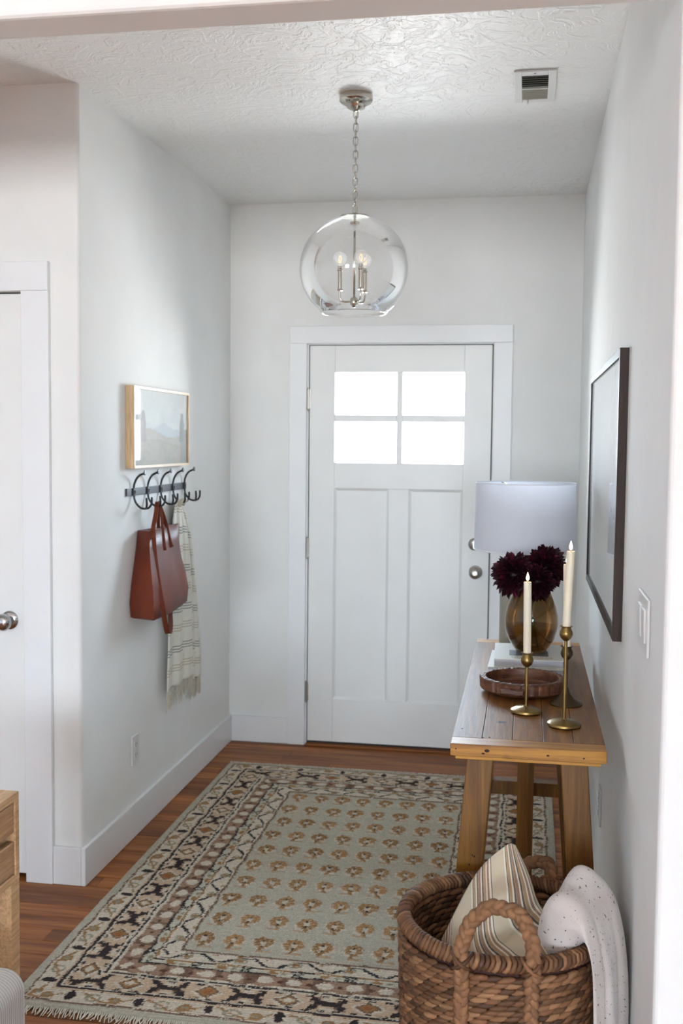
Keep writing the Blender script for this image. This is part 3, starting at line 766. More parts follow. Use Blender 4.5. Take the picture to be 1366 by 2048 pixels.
dahlia((-.036, 3.505, 1.138), .079, (.045, 3.545, VZ+.008), 'leftmost dark burgundy dahlia bloom, leaning out over the vase rim', 1)
dahlia((.062, 3.545, 1.160), .080, (.000, 3.500, VZ+.008), 'upper right dark burgundy dahlia bloom beside the tall candle flame', 2)
dahlia((.036, 3.480, 1.118), .066, (.020, 3.560, VZ+.008), 'lower middle dark burgundy dahlia bloom, directly above the vase neck', 3)

# ================================================================== TRAY
tc_ = (-.003, 3.150)
tray = thing('wooden_tray', (tc_[0], tc_[1], TZ), 'round carved dark wooden tray with lug handles in front of the books', 'tray')
seg = 144; prof = [(.001, 0), (.088, 0), (.100, .004), (.118, .012), (.122, .016), (.1235, .044), (.121, .047), (.108, .047), (.106, .045), (.103, .018), (.098, .0135), (.001, .012)]
rings = []
rr_ = random.Random(2); chip = [(.0011 if (k//2) % 2 else -.0011)+rr_.uniform(-.0010, .0010) for k in range(seg)]
for r, z in prof:
    ring = []
    for k in range(seg):
        a = 2*PI*k/seg; r3 = r+(chip[k] if r > .115 else 0); z3 = z+(chip[(k*7) % seg]*.5 if z > .03 else 0)
        ring.append((tc_[0]+r3*math.cos(a), tc_[1]+r3*math.sin(a), TZ+z3))
    rings.append(ring)
build(MB().loft(rings), 'bowl', 'tray_wood', tray, smooth=True, auto=35)
for a in (-PI/2-.19, PI/2-.10):
    d = Vector((math.cos(a), math.sin(a), 0)); sd = Vector((-d.y, d.x, 0)); c = Vector((tc_[0], tc_[1], TZ))
    mb = MB()
    def lug(r0, r1, w0, w1, z0, z1):
        mb.hexa([tuple(c+d*r0-sd*w0+Vector((0, 0, z0))), tuple(c+d*r1-sd*w1+Vector((0, 0, z0))), tuple(c+d*r1+sd*w1+Vector((0, 0, z0))), tuple(c+d*r0+sd*w0+Vector((0, 0, z0))),
                 tuple(c+d*r0-sd*w0+Vector((0, 0, z1))), tuple(c+d*r1-sd*w1+Vector((0, 0, z1))), tuple(c+d*r1+sd*w1+Vector((0, 0, z1))), tuple(c+d*r0+sd*w0+Vector((0, 0, z1)))])
    # lug with a hole: four bars around it
    lug(.118, .1275, .034, .034, .024, .036); lug(.140, .150, .033, .032, .024, .036)
    for s_ in (-1, 1):
        q = c+sd*s_*.0205; w = .0125
        mb.hexa([tuple(q+d*a_+sd*b_+Vector((0, 0, z_))) for z_ in (.024, .036) for a_, b_ in ((.1275, -w), (.140, -w), (.140, w), (.1275, w))])
    build(mb, 'handle', 'tray_wood', tray, bevel=.0015)
mb = MB()                                                # carved notches on the rim
for k in range(26):
    a = 2*PI*k/26; x, y = tc_[0]+.1145*math.cos(a), tc_[1]+.1145*math.sin(a)
    mb.ellip((x, y, TZ+.047), ((-.006*math.sin(a), .006*math.cos(a), 0), (.0035*math.cos(a), .0035*math.sin(a), 0), (0, 0, .0012)), 8, 4)
tag(build(mb, 'rim_carving', 'tray_wood', tray, smooth=True), kind='stuff')

# ================================================================== CANDLES
def candlestick(x, y, h, base_r, label, cone=False):
    t = thing('candlestick', (x, y, TZ), label, 'candlestick', 'brass candlesticks on the console table'); c = (x, y, 0)
    if cone: bp = [(.001, 0), (base_r, 0), (base_r, .003), (base_r*.9, .007), (base_r*.5, .018), (base_r*.25, .032), (.0055, .050), (.001, .051)]
    else: bp = [(.001, 0), (base_r*.93, 0), (base_r, .004), (base_r*.97, .009), (base_r*.78, .0135), (base_r*.3, .0165), (.0075, .018), (.0060, .021), (.001, .0215)]
    met = 'aged_brass' if cone else 'brass'
    build(MB().lathe([(r, TZ+z) for r, z in bp], c, 48), 'base', met, t, smooth=True, auto=40)
    build(MB().lathe([(.0044, TZ+.015), (.0044, TZ+h-.036)], c, 16), 'stem', met, t, smooth=True, auto=40)
    cp = [(.0035, h-.040), (.007, h-.038), (.014, h-.031), (.0172, h-.023), (.0165, h-.015), (.0125, h-.007), (.0118, h-.004), (.0165, h-.001), (.0165, h), (.0122, h), (.0120, h-.008), (.001, h-.009)]
    build(MB().lathe([(r, TZ+z) for r, z in cp], c, 32), 'cup', met, t, smooth=True, auto=40)
def candle(x, y, z0, h, label, lean=(0, 0), flame=.022):
    t = thing('candle', (x, y, z0), label, 'candle', 'lit ivory taper candles')
    P = lambda r, z: [(x+lean[0]*z+r*math.cos(a), y+lean[1]*z+r*math.sin(a), z0+z) for a in np.linspace(0, 2*PI, 28, endpoint=False)]
    mb = MB().loft([P(.0100, 0), P(.0104, .01), P(.0106, h*.5), P(.0104, h-.002), P(.0098, h), P(.006, h-.0015), P(.001, h-.002)])
    build(mb, 'wax', 'candle_wax', t, smooth=True, auto=50)
    X, Y = x+lean[0]*h, y+lean[1]*h
    build(MB().tube([(X, Y, z0+h-.003), (X, Y, z0+h+.006)], .0008, 6), 'wick', 'wick', t)
    fp = [(.0006, .001), (.0032, .004), (.0047, .008), (.0045, .012), (.0028, .018), (.0012, .023), (.0003, .026)]
    s_ = flame/.026
    build(MB().lathe([(r*s_, z0+h+z*s_+.0015) for r, z in fp], (X, Y, 0), 16), 'flame', 'flame', t, smooth=True)
candlestick(.009, 2.907, .165, .0425, 'short brass candlestick in front of the round wooden tray')
candlestick(.106, 2.787, .262, .0435, 'tall brass candlestick nearest the front right of the tabletop')
candlestick(.1185, 3.026, .165, .0460, 'darker brass candlestick with cone base, partly hidden behind the tall one', True)
candle(.009, 2.907, TZ+.156, .201, 'shorter lit ivory taper in front of the vase', (-.015, 0), .025)
candle(.106, 2.787, TZ+.253, .202, 'tallest lit ivory taper candle, nearest the dark framed picture', (.035, 0), .025)
candle(.1185, 3.026, TZ+.156, .238, 'lit ivory taper almost hidden behind the tallest candle', (-.02, 0), .024)

# ================================================================== PENDANT
pc = (-.608, 3.715)
pen = thing('pendant_light', (pc[0], pc[1], HC), 'round clear glass pendant light with nickel stem hanging from a chain', 'pendant light')
build(MB().lathe([(.001, HC), (.056, HC), (.0575, HC-.004), (.0575, HC-.020), (.053, HC-.026), (.040, HC-.033), (.034, HC-.036), (.030, HC-.044), (.018, HC-.050), (.008, HC-.056), (.001, HC-.057)][::-1], (pc[0], pc[1], 0), 48), 'canopy', 'nickel', pen, smooth=True, auto=35)
zt, zb = HC-.052, 2.352; nL = 15; ll = (zt-zb)/nL
for k in range(nL):
    zc = zt-ll*(k+.5); hh = ll*.5+.0035; w = .0078; pts = []
    for a in np.linspace(0, 2*PI, 20, endpoint=False):
        dx_ = w*math.cos(a); dz_ = (hh-w)*(1 if math.sin(a) > 0 else -1)*(abs(math.sin(a)) > .01)+w*math.sin(a)
        pts.append((pc[0]+(dx_ if k % 2 == 0 else 0), pc[1]+(dx_ if k % 2 else 0), zc+dz_))
    build(MB().tube(pts, .0019, 6, loop=True, upv=(0, 1, 0) if k % 2 == 0 else (1, 0, 0)), 'chain_link', 'nickel', pen, smooth=True)
build(MB().tube([(pc[0]+.004, pc[1], zt), (pc[0]-.003, pc[1], (zt+zb)/2), (pc[0]+.002, pc[1], zb)], .0011, 6), 'cord', 'nickel', pen)
gz, gr = 2.158, .191
prof = []
for i in range(41):
    t_ = math.radians(13.5)+(math.radians(141)-math.radians(13.5))*i/40
    prof.append((gr*math.sin(t_), gz+gr*math.cos(t_)*.965))
rb_, zb_ = prof[-1]; prof += [(rb_-.004, zb_-.006), (rb_-.010, zb_-.010), (rb_-.013, zb_-.008), (rb_-.0105, zb_-.004), (rb_-.003, zb_+.003)]
prof = [(prof[0][0]-.006, prof[0][1]-.004), (prof[0][0]-.003, prof[0][1]+.002)]+prof
build(MB().lathe(prof, (pc[0], pc[1], 0), 96, cap=False), 'globe', 'globe_glass', pen, smooth=True)
zt2 = prof[1][1]
build(MB().lathe([(.004, zt2+.012), (.010, zt2+.010), (.012, zt2+.003), (.050, zt2+.001), (.052, zt2-.001), (.050, zt2-.003), (.001, zt2-.003)][::-1], (pc[0], pc[1], 0), 40), 'globe_cap', 'nickel', pen, smooth=True, auto=35)
build(MB().tube([(pc[0], pc[1], zt2), (pc[0], pc[1], 2.045)], .0042, 12), 'rod', 'nickel', pen, smooth=True)
build(MB().lathe([(.001, 2.026), (.005, 2.027), (.008, 2.033), (.012, 2.036), (.0135, 2.040), (.0135, 2.056), (.011, 2.060), (.006, 2.063), (.001, 2.064)], (pc[0], pc[1], 0), 24), 'hub', 'nickel', pen, smooth=True, auto=40)
for a in (PI+.25, PI/3-.15, -PI/3+.1):
    d = Vector((math.cos(a), math.sin(a), 0)); c0_ = Vector((pc[0], pc[1], 0)); P = lambda r, z: tuple(c0_+d*r+Vector((0, 0, z)))
    am = MB().tube([tuple(q) for q in catmull([P(.010, 2.047), P(.034, 2.046), P(.046, 2.052), P(.050, 2.066), P(.050, 2.085)], 5)], .0032, 8)
    arm = build(am, 'arm', 'nickel', pen, smooth=True)
    q = P(.050, 0)
    sock = build(MB().lathe([(.001, 2.082), (.0095, 2.083), (.0105, 2.087), (.0075, 2.090), (.0078, 2.150), (.0100, 2.152), (.0100, 2.156), (.007, 2.160), (.007, 2.168), (.001, 2.169)], (q[0], q[1], 0), 20), 'candle_sleeve', 'nickel', pen, smooth=True, auto=35)
    bc = 2.194
    bp = [(.0062, 2.165), (.0065, 2.172)]+[(.0235*math.sin(t_), bc-.0235*math.cos(t_)) for t_ in np.linspace(.34, PI-.02, 14)]
    bu = build(MB().lathe(bp, (q[0], q[1], 0), 24, cap=False), 'bulb', 'bulb_glass', pen, smooth=True)
    fm = MB()
    for s_ in (-1, 1): fm.tube([(q[0]+.002*s_, q[1], 2.178), (q[0]+.004*s_, q[1]+.001*s_, 2.192), (q[0]+.0015*s_, q[1], 2.204)], .0016, 5)
    build(fm, 'filament', 'filament', bu)

# ================================================================== CEILING VENT
vn = thing('ceiling_vent', (-.003, 3.70, HC), 'small white ceiling vent with open slats near the right wall', 'vent')
vx0, vx1, vy0, vy1 = -.070, .066, 3.545, 3.862; ix0, ix1, iy0, iy1 = -.045, .040, 3.588, 3.828
vx0b = vx0; mb = MB(); z0, z1 = HC-.007, HC-.0005
mb.box(vx0, ix0, vy0, vy1, z0, z1).box(ix1, vx1, vy0, vy1, z0, z1).box(ix0, ix1, vy0, iy0, z0, z1).box(ix0, ix1, iy1, vy1, z0, z1)
build(mb, 'frame', 'plastic', vn, bevel=.002)
build(MB().box(ix0, ix1, iy0, iy1, HC-.0015, HC-.0005), 'duct', 'vent_dark', vn)
for k in range(12):
    f = (k+.5)/12; yy = iy0+(iy1-iy0)*f; near = f > .5
    dy = .0035 if near else .0095; dz = .008
    sg = -1 if near else 1
    build(MB().hexa([(ix0, yy-dy, HC-.0095 if sg > 0 else HC-.0095), (ix1, yy-dy, HC-.0095), (ix1, yy-dy+.001, HC-.0095), (ix0, yy-dy+.001, HC-.0095),
                     (ix0, yy+dy*sg-.0005, HC-.0016), (ix1, yy+dy*sg-.0005, HC-.0016), (ix1, yy+dy*sg+.0005, HC-.0016), (ix0, yy+dy*sg+.0005, HC-.0016)]), 'slat', 'vent_light', vn)
build(MB().box(ix0, ix1, (iy0+iy1)/2-.006, (iy0+iy1)/2+.002, HC-.011, HC-.002), 'divider', 'vent_light', vn)
build(MB().box(-.028, -.024, iy1-.004, iy1+.012, HC-.018, HC-.007), 'lever', 'vent_light', vn)
build(MB().lathe([(.001, -.0085), (.0035, -.008), (.004, -.0068), (.001, -.0067)], (-.003, vy0+.018, HC), 12), 'screw', 'screw', vn)

# ================================================================== WALL PLATES
def outlet(yc, zc, side, label):
    x = XL if side > 0 else XR; s_ = side
    t = thing('wall_outlet', (x, yc, zc), label, 'outlet')
    X = lambda a: x+a*s_
    def bx(mb, a, b, y0, y1, z0, z1): mb.box(min(X(a), X(b)), max(X(a), X(b)), y0, y1, z0, z1); return mb
    build(bx(MB(), .0003, .006, yc-.036, yc+.036, zc-.058, zc+.058), 'plate', 'plastic', t, bevel=.002)
    for dz in (-.021, .021):
        so = build(bx(MB(), .006, .0078, yc-.017, yc+.017, zc+dz-.015, zc+dz+.015), 'socket', 'plastic', t, bevel=.001)
        mb = MB(); bx(mb, .0079, .0082, yc-.008, yc-.006, zc+dz-.003, zc+dz+.007); bx(mb, .0079, .0082, yc+.006, yc+.008, zc+dz-.003, zc+dz+.007); bx(mb, .0079, .0082, yc-.002, yc+.002, zc+dz-.011, zc+dz-.007)
        build(mb, 'slots', 'dark_slot', so)
outlet(3.955, .340, 1, 'white wall outlet low on the left wall above the baseboard')
outlet(3.350, .440, -1, 'white wall outlet low on the right wall behind the table leg')
sw = thing('light_switch', (XR, 2.25, 1.20), 'white double light switch plate on the right wall beneath the dark frame', 'light switch')
build(MB().box(XR-.0065, XR-.0003, 2.165, 2.345, 1.138, 1.256), 'plate', 'plastic', sw, bevel=.0025)
for a in (2.188, 2.268):
    build(MB().hexa([(XR-.0065, a, 1.164), (XR-.0065, a+.054, 1.164), (XR-.0095, a+.054, 1.164), (XR-.0095, a, 1.164),
                     (XR-.0065, a, 1.230), (XR-.0065, a+.054, 1.230), (XR-.0115, a+.054, 1.230), (XR-.0115, a, 1.230)]), 'rocker', 'plastic', sw, bevel=.001)

# ================================================================== PICTURES
def frame(t, mat, x_wall, x_front, y0, y1, z0, z1, face, s_, inner='frame'):
    """mitred frame on a wall of constant x; s_ = direction out of the wall"""
    o = [(y0, z0), (y1, z0), (y1, z1), (y0, z1)]; i = [(y0+face, z0+face), (y1-face, z0+face), (y1-face, z1-face), (y0+face, z1-face)]
    for k in range(4):
        k2 = (k+1) % 4; pts = [o[k], o[k2], i[k2], i[k]]
        mb = MB().hexa([(x_wall, p[0], p[1]) for p in pts]+[(x_front, p[0], p[1]) for p in pts]); build(mb, 'frame_side', mat, t, bevel=.0008)
def art_grid(fn, x, y0, y1, z0, z1, ny, nz, flip):
    mb = MB(); cols = []
    for j in range(nz+1):
        for i in range(ny+1):
            a, b = i/ny, j/nz; mb.v.append((x, y0+(y1-y0)*a, z0+(z1-z0)*b)); mb.col.append(fn(a, b))
    for j in range(nz):
        for i in range(ny):
            a = j*(ny+1)+i; q = (a, a+1, a+ny+2, a+ny+1); mb.f.append(q[::-1] if flip else q)
    return mb
def vnoise(x, y, s=0):
    def h(i, j): q = math.sin(i*127.1+j*311.7+s*74.7)*43758.5453; return q-math.floor(q)
    i, j = math.floor(x), math.floor(y); f, g_ = x-i, y-j; f = f*f*(3-2*f); g_ = g_*g_*(3-2*g_)
    return (h(i, j)*(1-f)+h(i+1, j)*f)*(1-g_)+(h(i, j+1)*(1-f)+h(i+1, j+1)*f)*g_
def lerp(a, b, t): t = min(1, max(0, t)); return tuple(p*(1-t)+q*t for p, q in zip(a, b))
def landscape(a, b):
    n = vnoise(a*8, b*8)*.5+vnoise(a*22, b*22, 1)*.3+vnoise(a*60, b*50, 2)*.2
    sky = lerp(srgb(156, 160, 158)[:3], srgb(178, 178, 170)[:3], n); c = sky
    mt = .47+.10*max(0, 1-abs(a-.52)/.20)+.02*n
    if b < mt: c = lerp(srgb(140, 146, 150)[:3], sky, .2)
    hill = .45-.06*a+.05*math.sin(a*7)+.03*n
    if b < hill: c = lerp(srgb(122, 114, 98)[:3], srgb(142, 132, 116)[:3], n*1.3)
    if b < .30+.05*math.sin(a*5): c = lerp(srgb(104, 100, 84)[:3], srgb(134, 122, 100)[:3], n*1.3)
    for tx, tw, th, col in ((.16, .050, .72, srgb(108, 92, 88)), (.05, .040, .70, srgb(100, 98, 90)), (.885, .050, .72, srgb(86, 92, 88))):
        wv_ = tw*(1-max(0, (b-.55))/max(.001, th-.5)*.75)+.018*(n-.5)*2
        if abs(a-tx) < wv_ and .30 < b < th: c = lerp(col[:3], c, .25*n)
    if a > .86 and b < .5: c = lerp(c, srgb(96, 100, 94)[:3], .7)
    return c
t = thing('framed_landscape', (XL, 4.2, 1.61), 'framed misty landscape painting in pale wood above the coat hooks', 'picture')
frame(t, 'pale_frame_wood', XL+.0005, XL+.036, 3.872, 4.542, 1.450, 1.766, .011, 1)
build(art_grid(landscape, XL+.029, 3.883, 4.531, 1.461, 1.755, 120, 60, False), 'painting', 'landscape_print', t)
def abstract(a, b):
    n = vnoise(a*5, b*5, 4)*.6+vnoise(a*16, b*14, 5)*.4
    c = lerp(srgb(196, 198, 200)[:3], srgb(206, 206, 202)[:3], n)
    if b < .34+.06*math.sin(a*6)+.05*n: c = lerp(srgb(168, 168, 160)[:3], srgb(192, 190, 182)[:3], n)
    return c
t = thing('framed_picture', (XR, 3.4, 1.43), 'large pale picture in a dark wooden frame hanging above the table', 'picture')
frame(t, 'dark_frame_wood', XR-.0005, XR-.023, 2.785, 4.06, 1.058, 1.803, .022, -1)
build(art_grid(abstract, XR-.017, 2.807, 4.038, 1.080, 1.781, 60, 40, True), 'print', 'pale_print', t)

# ================================================================== COAT HOOKS
hk = thing('coat_hook_rack', (XL, 4.21, 1.358), 'black iron rack of five coat hooks beneath the landscape picture', 'coat rack')
build(MB().box(XL+.0003, XL+.007, 3.868, 4.575, 1.344, 1.373), 'rail', 'rack_iron', hk, bevel=.001)
for yk in (3.935, 4.090, 4.245, 4.400, 4.555):
    x0 = XL+.007
    mb = MB().box(XL+.0068, XL+.013, yk-.010, yk+.010, 1.343, 1.374)
    mb.tube([tuple(q) for q in catmull([(x0+.006, yk, 1.352), (x0+.002, yk, 1.376), (x0+.008, yk, 1.400), (x0+.022, yk, 1.420), (x0+.044, yk, 1.431)], 6)], .0043, 8)
    mb.lathe([(.001, -.003), (.007, -.003), (.0105, 0), (.0095, .003), (.001, .0035)], (x0+.046, yk, 1.433), 16, 'X')
    mb.tube([tuple(q) for q in catmull([(x0+.006, yk, 1.364), (x0+.003, yk, 1.338), (x0+.012, yk, 1.314), (x0+.030, yk, 1.297), (x0+.052, yk, 1.294)], 6)], .0043, 8)
    for sg in (-1, 1):
        mb.tube([tuple(q) for q in catmull([(x0+.048, yk, 1.295), (x0+.057, yk+sg*.014, 1.297), (x0+.064, yk+sg*.026, 1.312), (x0+.064, yk+sg*.030, 1.338)], 5)], [.0043]*15+[.0036], 8)
    build(mb, 'hook', 'black_iron', hk, smooth=True, auto=50)

# ================================================================== LEATHER TOTE
bag = thing('leather_tote_bag', (XL+.05, 4.10, .88), 'reddish brown leather tote bag hanging from the second hook', 'bag')
secs = []      # (z, wall x, front x, near wall y, near front y, far front y, far wall y)
S = [(.866, -1.500, -1.410, 3.935, 3.905, 4.245, 4.27), (.874, -1.503, -1.400, 3.912, 3.880, 4.285, 4.30), (.93, -1.503, -1.396, 3.900, 3.872, 4.290, 4.315), (1.00, -1.503, -1.405, 3.918, 3.885, 4.280, 4.305),
     (1.07, -1.503, -1.420, 3.945, 3.905, 4.270, 4.305), (1.14, -1.503, -1.434, 3.972, 3.930, 4.280, 4.315), (1.205, -1.503, -1.440, 3.990, 3.950, 4.300, 4.330)]
rings = []
for z, xw, xf, ya, yb, yc_, yd in S:
    ring = []; k = (z-.88)/.32
    def seg_(p, q, n, bul):
        for i in range(n):
            t_ = i/n; b_ = math.sin(PI*t_)*bul
            ring.append((p[0]+(q[0]-p[0])*t_+b_*.9, p[1]+(q[1]-p[1])*t_, 0))
    seg_((xw, ya), (xf, yb), 6, -.010*k)                       # gusset folds in
    for i in range(12):
        t_ = i/12; dent = -.012*math.exp(-((t_-.78)/.12)**2)*k+.006*math.sin(PI*t_)
        ring.append((xf+dent, yb+(yc_-yb)*t_, 0))
    seg_((xf, yc_), (xw+.047, yd), 6, 0); seg_((xw+.047, yd), (xw, ya), 6, 0)
    rings.append([(a, b, z-.012*(1 if z < .88 else 0)*0-.03*max(0, (b-yb)/(yc_-yb)-.2)*0) for a, b, _ in ring])
# far bottom corner rides a little higher
rings = [[(a, b, z+.014*max(0, min(1, (b-4.10)/.2))*(1 if i_ < 4 else .2)) for a, b, z in r] for i_, r in enumerate(rings)]
mb = MB(); mb.loft(rings, cap=False); n_ = len(rings[0]); mb.f.append(tuple(range(n_))[::-1])
build(mb, 'body', 'leather', bag, smooth=True, solid=.003, auto=60)
_cx = sum(a for a, b, _ in rings[-1])/len(rings[-1]); _cyy = sum(b for a, b, _ in rings[-1])/len(rings[-1])
build(MB().loft([[(_cx+(a-_cx)*.86, _cyy+(b-_cyy)*.96, z_) for a, b, _ in rings[-1]] for z_ in (1.175, 1.178)]), 'lining', 'bag_inside', bag)
def ribbon(path, w, th, wdir, name, mat, parent):
    P = catmull(path, 8); mb = MB(); rings = []; W = Vector(wdir).normalized()
    for i, p in enumerate(P):
        t_ = (P[min(i+1, len(P)-1)]-P[max(i-1, 0)]).normalized(); n = t_.cross(W).normalized(); w2 = W-t_*W.dot(t_); w2.normalize()
        rings.append([tuple(p+w2*w/2+n*th/2), tuple(p-w2*w/2+n*th/2), tuple(p-w2*w/2-n*th/2), tuple(p+w2*w/2-n*th/2)])
    return build(mb.loft(rings), name, mat, parent, bevel=.0006)
hx, hy, hz = XL+.055, 4.090, 1.300
ribbon([(-1.432, 3.960, 1.180), (-1.437, 3.978, 1.215), (-1.446, 4.035, 1.270), (hx-.002, hy-.018, hz+.002), (hx-.004, hy, hz+.012)], .017, .0035, (1, .6, .2), 'handle', 'strap_leather', bag)
ribbon([(-1.4205, 4.070, 1.120), (-1.432, 4.075, 1.200), (-1.440, 4.085, 1.255), (hx, hy+.001, hz+.004), (hx-.004, hy, hz+.012)], .012, .0035, (1, .8, 0), 'handle', 'strap_leather', bag)
ribbon([(-1.4205, 4.155, 1.125), (-1.430, 4.145, 1.160), (-1.436, 4.130, 1.215), (-1.446, 4.108, 1.270), (hx-.004, hy+.010, hz+.006), (hx-.004, hy, hz+.012)], .016, .0035, (1, .6, .2), 'handle', 'strap_leather', bag)
ribbon([(-1.470, 4.135, 1.190), (-1.468, 4.125, 1.225), (-1.462, 4.105, 1.270), (hx-.010, hy+.004, hz+.012)], .014, .0035, (1, .6, 0), 'handle', 'strap_leather', bag)
ribbon([(-1.432, 3.968, 1.205), (-1.425, 3.962, 1.12), (-1.402, 3.945, 1.0), (-1.386, 3.940, .92), (-1.386, 3.965, .86), (-1.395, 4.02, .802), (-1.405, 4.08, .788), (-1.425, 4.15, .812), (-1.445, 4.205, .865), (-1.450, 4.235, .905)], .020, .0035, (.75, 1, 0), 'shoulder_strap', 'strap_leather', bag)
ribbon([(-1.4365, 4.0, 1.208), (-1.4365, 4.1, 1.208), (-1.4385, 4.22, 1.208)], .006, .002, (0, 0, 1), 'top_stitching', 'strap_leather', bag)

# ================================================================== TOWEL
tw = thing('striped_towel', (XL+.02, 4.50, .42), 'cream hanging towel with grey and beige stripes on the fourth hook', 'towel')
def layer(zs, yl, yr, xb, amp, ph, shift, zbot, ncol=46):
    mb = MB(); mb.uv = []; nr = 60
    for j in range(nr+1):
        f = j/nr; z = zs[0]+(zbot-zs[0])*f
        a = np.interp(-z, [-q for q in zs], yl); b = np.interp(-z, [-q for q in zs], yr)
        am = amp*(.5+.7*f)
        for i in range(ncol+1):
            t_ = i/ncol; y = a+(b-a)*t_
            x = xb+am*math.sin(t_*PI*5+ph+.5*f)+am*.4*math.sin(t_*PI*11+ph*2)+.010*(1-f)**2*math.sin(PI*t_)
            x = max(x, XL+.004)
            mb.v.append((x, y+.003*math.sin(z*21+t_*3), z)); mb.uv.append((t_*.3, z+shift+.002*math.sin(t_*PI*5+ph)+.006*t_))
    for j in range(nr):
        for i in range(ncol):
            k = j*(ncol+1)+i; mb.f.append((k, k+1, k+ncol+2, k+ncol+1))
    return mb
ZS = [1.305, 1.26, 1.18, 1.05, .85, .62, .5]
l1 = layer(ZS, [4.375, 4.345, 4.325, 4.300, 4.275, 4.25, 4.245], [4.425, 4.46, 4.52, 4.57, 4.60, 4.625, 4.63], XL+.028, .0065, .4, .0, .500)
l2 = layer(ZS, [4.405, 4.43, 4.49, 4.54, 4.57, 4.60, 4.61], [4.445, 4.53, 4.60, 4.66, 4.72, 4.77, 4.785], XL+.0145, .0055, 2.0, .035, .462)
build(l1, 'front_layer', 'towel_cotton', tw, smooth=True, solid=.0022)
build(l2, 'back_layer', 'towel_cotton', tw, smooth=True, solid=.0022)
build(MB().tube([(XL+.03, 4.40, 1.28), (XL+.055, 4.402, 1.304), (XL+.064, 4.405, 1.306), (XL+.046, 4.41, 1.285)], [.014, .010, .010, .012], 8), 'gathered_loop', 'fringe', tw, smooth=True)
mb = MB(); r_ = random.Random(8)
for lay, zb2, n_ in ((l1, .500, 52), (l2, .462, 52)):
    last = lay.v[-47:]
    for k in range(n_):
        p = last[min(46, int(k/n_*46.9))]; q = r_.uniform(-.004, .004)
        mb.tube([(p[0], p[1]+q*.3, p[2]+.003), (p[0]+q*.3, p[1]+q, p[2]-.04), (p[0]+q*.5, p[1]+q*1.8, p[2]-.085*r_.uniform(.75, 1.05))], [.0016, .0018, .0010], 4)
tag(build(mb, 'fringe', 'fringe', tw), kind='stuff')

# ================================================================== BASKET
bc_ = (-.035, 2.384); BR_, BZ = .232, .492
bk = thing('woven_basket', (bc_[0], bc_[1], 0), 'large round woven seagrass basket standing in front of the console table', 'basket')
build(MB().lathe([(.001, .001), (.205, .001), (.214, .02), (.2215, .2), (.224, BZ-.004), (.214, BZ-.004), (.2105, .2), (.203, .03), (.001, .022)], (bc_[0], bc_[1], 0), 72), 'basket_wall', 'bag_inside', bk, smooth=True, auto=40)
r_ = random.Random(12)
BC = [srgb(112, 76, 50), srgb(128, 90, 60), srgb(92, 62, 40), srgb(142, 104, 72), srgb(102, 69, 45), srgb(118, 80, 52), srgb(78, 52, 35)]
def strand_col(): c = r_.choice(BC); k = r_.uniform(.8, 1.15); return (c[0]*k, c[1]*k, c[2]*k)
def braid_row(mb, R, z, N, ph, hh, th, inner=False):
    for k in range(N):
        a = 2*PI*(k+ph)/N+r_.uniform(-.006, .006); slope = .15
        tx, ty = -math.sin(a), math.cos(a); L = PI*R/N*1.45
        A = (tx*L, ty*L, L*slope*(-1 if inner else 1)); nrm = (math.cos(a), math.sin(a), 0)
        rad = R+r_.uniform(-.0015, .0015)
        mb.curcol = strand_col()
        mb.ellip((bc_[0]+rad*math.cos(a), bc_[1]+rad*math.sin(a), z+r_.uniform(-.001, .001)), (A, (0, 0, hh), (nrm[0]*th, nrm[1]*th, 0)), 6, 5)
mb = MB(); z = .012; i = 0
while z < BZ-.022:
    R = .2105+.0135*(z/BZ)+.006; braid_row(mb, R, z, 50, .5*(i % 2), .0078, .0085); z += .0118; i += 1
tag(build(mb, 'outer_weave', 'seagrass', bk, smooth=True), kind='stuff')
mb = MB(); z = .10; i = 0
while z < BZ-.018:
    braid_row(mb, .2085+.0075*(z/BZ), z, 44, .5*(i % 2), .0088, .006, True); z += .0140; i += 1
tag(build(mb, 'inner_weave', 'seagrass', bk, smooth=True), kind='stuff')
mb = MB(); N = 132                                       # wrapped rim
for k in range(N):
    a = 2*PI*k/N; c = Vector((bc_[0]+BR_*.955*math.cos(a), bc_[1]+BR_*.955*math.sin(a), BZ-.002)); rad = Vector((math.cos(a), math.sin(a), 0)); tan = Vector((-math.sin(a), math.cos(a), 0))
    mb.curcol = strand_col(); pts = []
    for q in range(8):
        b = 2*PI*q/8; pts.append(tuple(c+rad*.0135*math.cos(b)+Vector((0, 0, .0125))*math.sin(b)+tan*.009*math.cos(b-.7)))
    mb.tube(pts, .0062*r_.uniform(.85, 1.1), 5, loop=True)
tag(build(mb, 'rim', 'seagrass', bk, smooth=True), kind='stuff')
def braid(path, n, Rb, rs, mbx, turns):
    P = catmull(path, n); M = len(P); L = 0; S_ = [0]
    for i in range(1, M): L += (P[i]-P[i-1]).length; S_.append(L)
    prev = Vector((0, -1, 0)); frames = []
    for i in range(M):
        t_ = (P[min(i+1, M-1)]-P[max(i-1, 0)]).normalized(); b = prev-t_*prev.dot(t_)
        if b.length < 1e-4: b = Vector((1, 0, 0))
        b.normalize(); prev = b; frames.append((b, t_.cross(b)))
    for s3 in range(3):
        segn = max(8, int(turns*3))
        k_ = (1.0, .86, 1.12)[s3]; mbx.curcol = tuple(q*k_ for q in srgb(132, 94, 64)[:3]); pts = []
        for i in range(M):
            ph = 2*PI*(S_[i]/L*turns+s3/3); b, c = frames[i]
            pts.append(tuple(P[i]+c*Rb*math.sin(ph)+b*Rb*.55*math.sin(2*ph)))
        # swelling strand gives the plaited lumps
        mbx.tube(pts, [rs*(.80+.30*abs(math.sin(PI*(S_[i]/L*turns*2+s3/3)))) for i in range(M)], 7)
